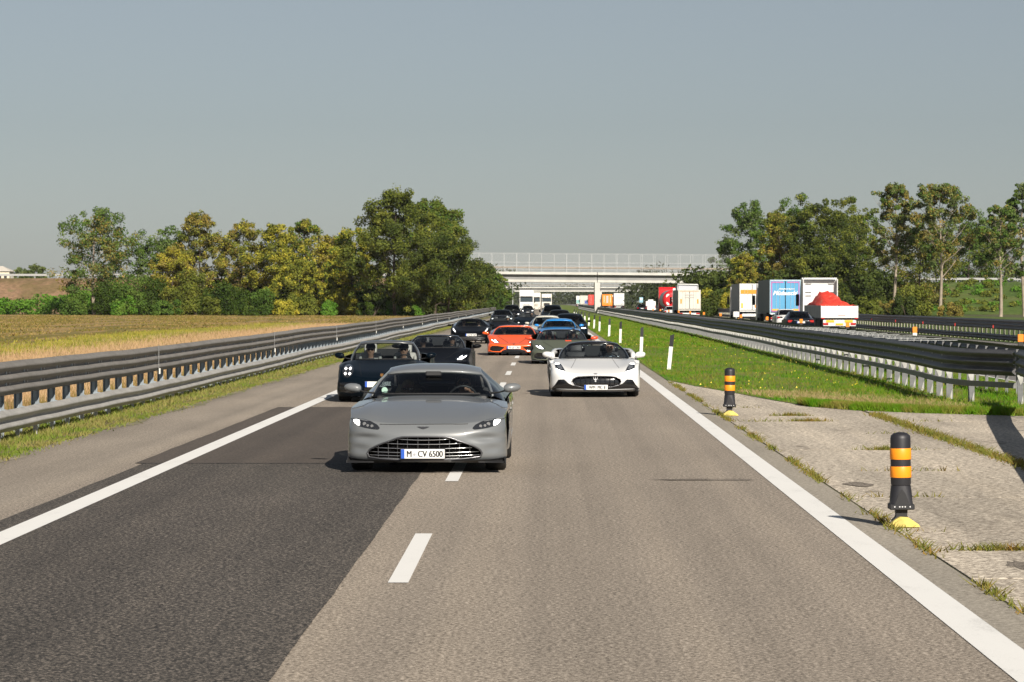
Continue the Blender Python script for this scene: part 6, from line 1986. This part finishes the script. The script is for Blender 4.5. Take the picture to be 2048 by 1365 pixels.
mb = MB(); mb.box((0, 5.5, .85), (1.1, 11, .28)); mb.build('chassis', T_dark, t)
mb = MB(); mb.box((0, .3, .68), (2.3, .14, .34), .02); mb.build('underrun_bar', T_orange, t)
for s in (-1, 1):
    for yy in (1.8, 3.1, 4.4): twin_wheel(t, s * 1.05, yy)
tractor(t, 12.3, T_red, 3.95)

# cars seen from behind
def rear_car(P, X, Y, label, pt, plate_txt=None, lampw=.30, name='saloon_car'):
    """rear bumper at Y, driving away"""
    S = car_shell(P, name, (X, Y + P['L'], 0), math.pi, label, pt, 'cars on the other carriageway', .4)
    greenhouse(S, True); cabin(S, .3)
    L = P['L']; zb = P['B'][0][1]
    for s in (-1, 1):
        mb = MB(); mb.box((s * .68, L - .085, zb - .16), (lampw, .10, .15), .02); o = mb.build('tail_lamp', M_tail, S.t, auto=40); 
        mb = MB(); mb.box((s * .60, L + .005, .30), (.24, .03, .05), .01); mb.build('exhaust_trim', M_chrome, S.t)
    plate(S, 0, zb - .22, None, y=L + .012, rear=True)
    mb = MB(); mb.box((0, L + .004, zb - .10), (.9, .02, .025), .005); mb.build('boot_trim', M_chrome, S.t)
    mb = MB(); mb.box((0, L - .02, .36), (1.5, .06, .10), .02); mb.build('bumper_insert', M_matte, S.t)
    mirror_pair(S, P['T'][-1][2] + .09, P['G'][0][0] + .25, P['G'][0][1] + .08, pt, .12, .10, .06, .06)
    return S
rear_car(P_SEDAN, 16.25, 186, 'dark saloon seen from behind beside the red-tarpaulin lorry', paint('dark_blue_paint', (.003, .006, .010), .28, 0, .03, .08))
wht = paint('car_white', (.66, .66, .64), .35)
P_HATCH = taller(P_SEDAN, 1.02)
rear_car(P_HATCH, 18.9, 228, 'white car tucked in behind the blue-doored lorry', wht)
rear_car(P_HATCH, 15.6, 364, 'white car just behind the red tanker', wht)
rear_car(taller(P_SEDAN, 1.15), 16.4, 500, 'dark estate car with red lamps beyond the white van', paint('dark_blue_paint', (.003, .006, .010), .28, 0, .03, .08))

def van(X, Y, label, mat):
    t = empty('panel_van', (X, Y, 0), 0, label, 'van', 'cars on the other carriageway')
    mb = MB(); prof = [(0, .35), (0.02, 1.2), (.12, 2.0), (.3, 2.08), (3.6, 2.08), (4.2, 1.9), (4.7, 1.25), (5.4, 1.0), (5.5, .35)]
    mb.prism(prof, -.95, .95, 'yz'); mb.build('body', mat, t)
    mb = MB(); mb.box((0, 1.6, 2.24), (1.05, 1.6, .32), .06); mb.build('roof_pod', mat, t)
    for s in (-1, 1):
        mb = MB(); mb.box((s * .48, .05, 1.6), (.62, .05, .4), .02, Euler((-.1, 0, 0))); mb.build('rear_window', plain('pale_blind', (.6, .6, .6), .3), t)
        mb = MB(); mb.box((s * .86, .0, 1.0), (.12, .06, .4), .02); mb.build('tail_lamp', M_tail, t)
        for yy in (1.0, 4.3): twin_wheel(t, s * .8, yy, .34)
    plate_ = panel(t, 'licence_plate', 0, .7, .5, .11, M_plw)
van(20.6, 575, 'white panel van with roof pod far along the other carriageway', T_white)

# far lorries, a few pixels each
def far_lorry(X, Y, label, side, rear, z1=3.9, w=2.55, extra=None):
    t = box_lorry(X, Y, label, side, rear, z1=z1, w=w, top=rear, cab=T_white)
    if extra: extra(t)
def stripes(t):
    for x in (-.75, .75): panel(t, 'white_strip', x, 2.6, .12, 1.6, T_white)
    panel(t, 'grey_shutter', 0, 2.5, .5, 1.7, T_alu)
far_lorry(14.4, 690, 'small orange lorry with grey shutter beyond the bridge pier', T_orange, T_orange, 3.7, 2.4, stripes)
far_lorry(16.2, 740, 'orange skip lorry right beside the orange shutter lorry', T_orange, T_orange, 3.2)
far_lorry(18.2, 730, 'white box lorry far beyond the bridge', T_white, T_white, 4.1, 2.55, lambda t: panel(t, 'faded_script', .2, 2.9, 1.4, .14, plain('faded_grey', (.42, .40, .37), .6)))
far_lorry(13.1, 820, 'red-doored lorry left of the bridge pier far off', T_red, plain('door_red', (.70, .06, .04), .5), 3.9)
far_lorry(12.6, 980, 'pale grey lorry with blue corner far off under the bridge', T_grey, T_cream, 4.0, 2.55, lambda t: panel(t, 'blue_corner', .75, 1.8, 1.0, 1.1, plain('corner_blue', (.05, .09, .35), .5)))
far_lorry(11.9, 1040, 'teal and white lorry farthest off under the bridge', T_grey, T_white, 4.0, 2.55, lambda t: panel(t, 'teal_band', 0, 1.9, 2.4, 1.2, plain('band_teal', (.20, .42, .40), .5)))

# lorries behind the convoy, seen from the front
def lorry_front(X, Y, label, cabm, hc=3.9, grille=None, bar=True, L=13.0):
    t = empty('articulated_lorry', (X, Y, 0), 0, label, 'lorry', 'lorries behind the convoy')
    mb = MB(); prof = [(0, .45), (-.02, 1.3), (.04, 1.85), (.22, 2.85), (.55, hc), (2.1, hc), (2.1, .9), (1.7, .45)]
    mb.prism(prof, -1.24, 1.24, 'yz'); mb.build('cab', cabm, t)
    mb = MB(); mb.add([(-1.14, .035, 1.93), (1.14, .035, 1.93), (1.14, .20, 2.80), (-1.14, .20, 2.80)], [(0, 1, 2, 3)]); mb.build('windscreen', T_glassd, t)
    mb = MB(); mb.box((0, .10, 2.92), (2.3, .35, .12), .03); mb.build('sun_visor', T_dark, t)
    mb = MB(); mb.box((0, -.03, 1.25), (1.5, .06, .75), .02); g = mb.build('grille', grille or cabm, t)
    for z in (1.05, 1.25, 1.45):
        mb = MB(); mb.box((0, -.07, z), (1.4, .03, .05)); mb.build('grille_slat', T_dark, g)
    mb = MB(); mb.box((0, -.06, .55), (2.46, .12, .42), .04); mb.build('bumper', cabm, t)
    for s in (-1, 1):
        mb = MB(); mb.box((s * .98, -.13, .62), (.34, .05, .18), .02); mb.build('headlight', M_lensg, t)
        mb = MB(); mb.box((s * 1.44, .0, 2.2), (.22, .2, .8), .05); mb.build('door_mirror', T_dark, t, auto=40)
        for yy in (1.35, 4.0, L - 1.5, L - 2.8): twin_wheel(t, s * 1.05, yy)
    mb = MB(); mb.box((0, .05, .62), (.52, .26, .11)); mb.build('licence_plate', M_plw, t)
    if bar:
        mb = MB(); mb.tube([(-1.0, .6, hc + .25), (1.0, .6, hc + .25)], .05, 6)
        for k in range(5): mb.box((-.8 + .4 * k, .5, hc + .28), (.2, .12, .2), .03)
        mb.build('lamp_bar', T_dark, t)
    mb = MB(); mb.box((0, 2.6 + L / 2, 2.55), (2.55, L, 2.8), .03); mb.build('trailer', T_white, t)
    mb = MB(); mb.box((0, 2.6 + L / 2, .95), (1.1, L, .3)); mb.build('chassis', T_dark, t)
lorry_front(-3.62, 528, 'white lorry with roof lamp bar oncoming behind the dark blue saloon', T_white, 4.05)
lorry_front(-2.55, 625, 'white lorry half hidden behind the one with the lamp bar', T_cream, 3.9, None, False)
lorry_front(.05, 735, 'white lorry with dark grille in the fast lane far back', T_cream, 3.95, T_dark, False)

# signs and poles
t = empty('barrier_sign', (10.62, 163, 0), 0, 'small white sign with amber lamp standing on the median barrier', 'sign')
mb = MB(); mb.box((0, 0, .75), (.06, .06, 1.5)); mb.build('stem', M_steel, t)
mb = MB(); mb.box((0, -.04, 1.33), (.34, .03, .30), .01); mb.build('panel', T_white, t)
mb = MB(); mb.ball((.12, -.05, 1.06), .06, 10, 6); mb.build('amber_lamp', M_amber, t, smooth=True)
t = empty('road_sign', (20.0, 615, 0), 0, 'small blue and white road sign beside the far lanes beyond the bridge', 'sign')
mb = MB(); mb.box((0, 0, 1.0), (.08, .08, 2.0)); mb.build('pole', M_steel, t)
mb = MB(); mb.box((0, -.06, 2.35), (.75, .03, 1.1), .02); mb.build('panel', plain('sign_blue', (.25, .45, .55), .5), t)
mb = MB(); mb.lathe([(.26, -.01), (.26, .01)], 16, (0, -.085, 2.5), 'y'); mb.build('disc', T_white, t)
t = empty('lamp_pole', (-5.9 - .6, 560, 0), 0, 'thin grey pole standing at the left verge under the bridge', 'pole')
mb = MB(); mb.tube([(0, 0, 0), (0, 0, 3.0), (0, 0, 6.2)], [.11, .09, .06], 8); mb.build('shaft', M_steel, t)
mb = MB(); mb.box((.15, 0, .6), (.5, .3, 1.2), .03); mb.build('cabinet', T_white, t)
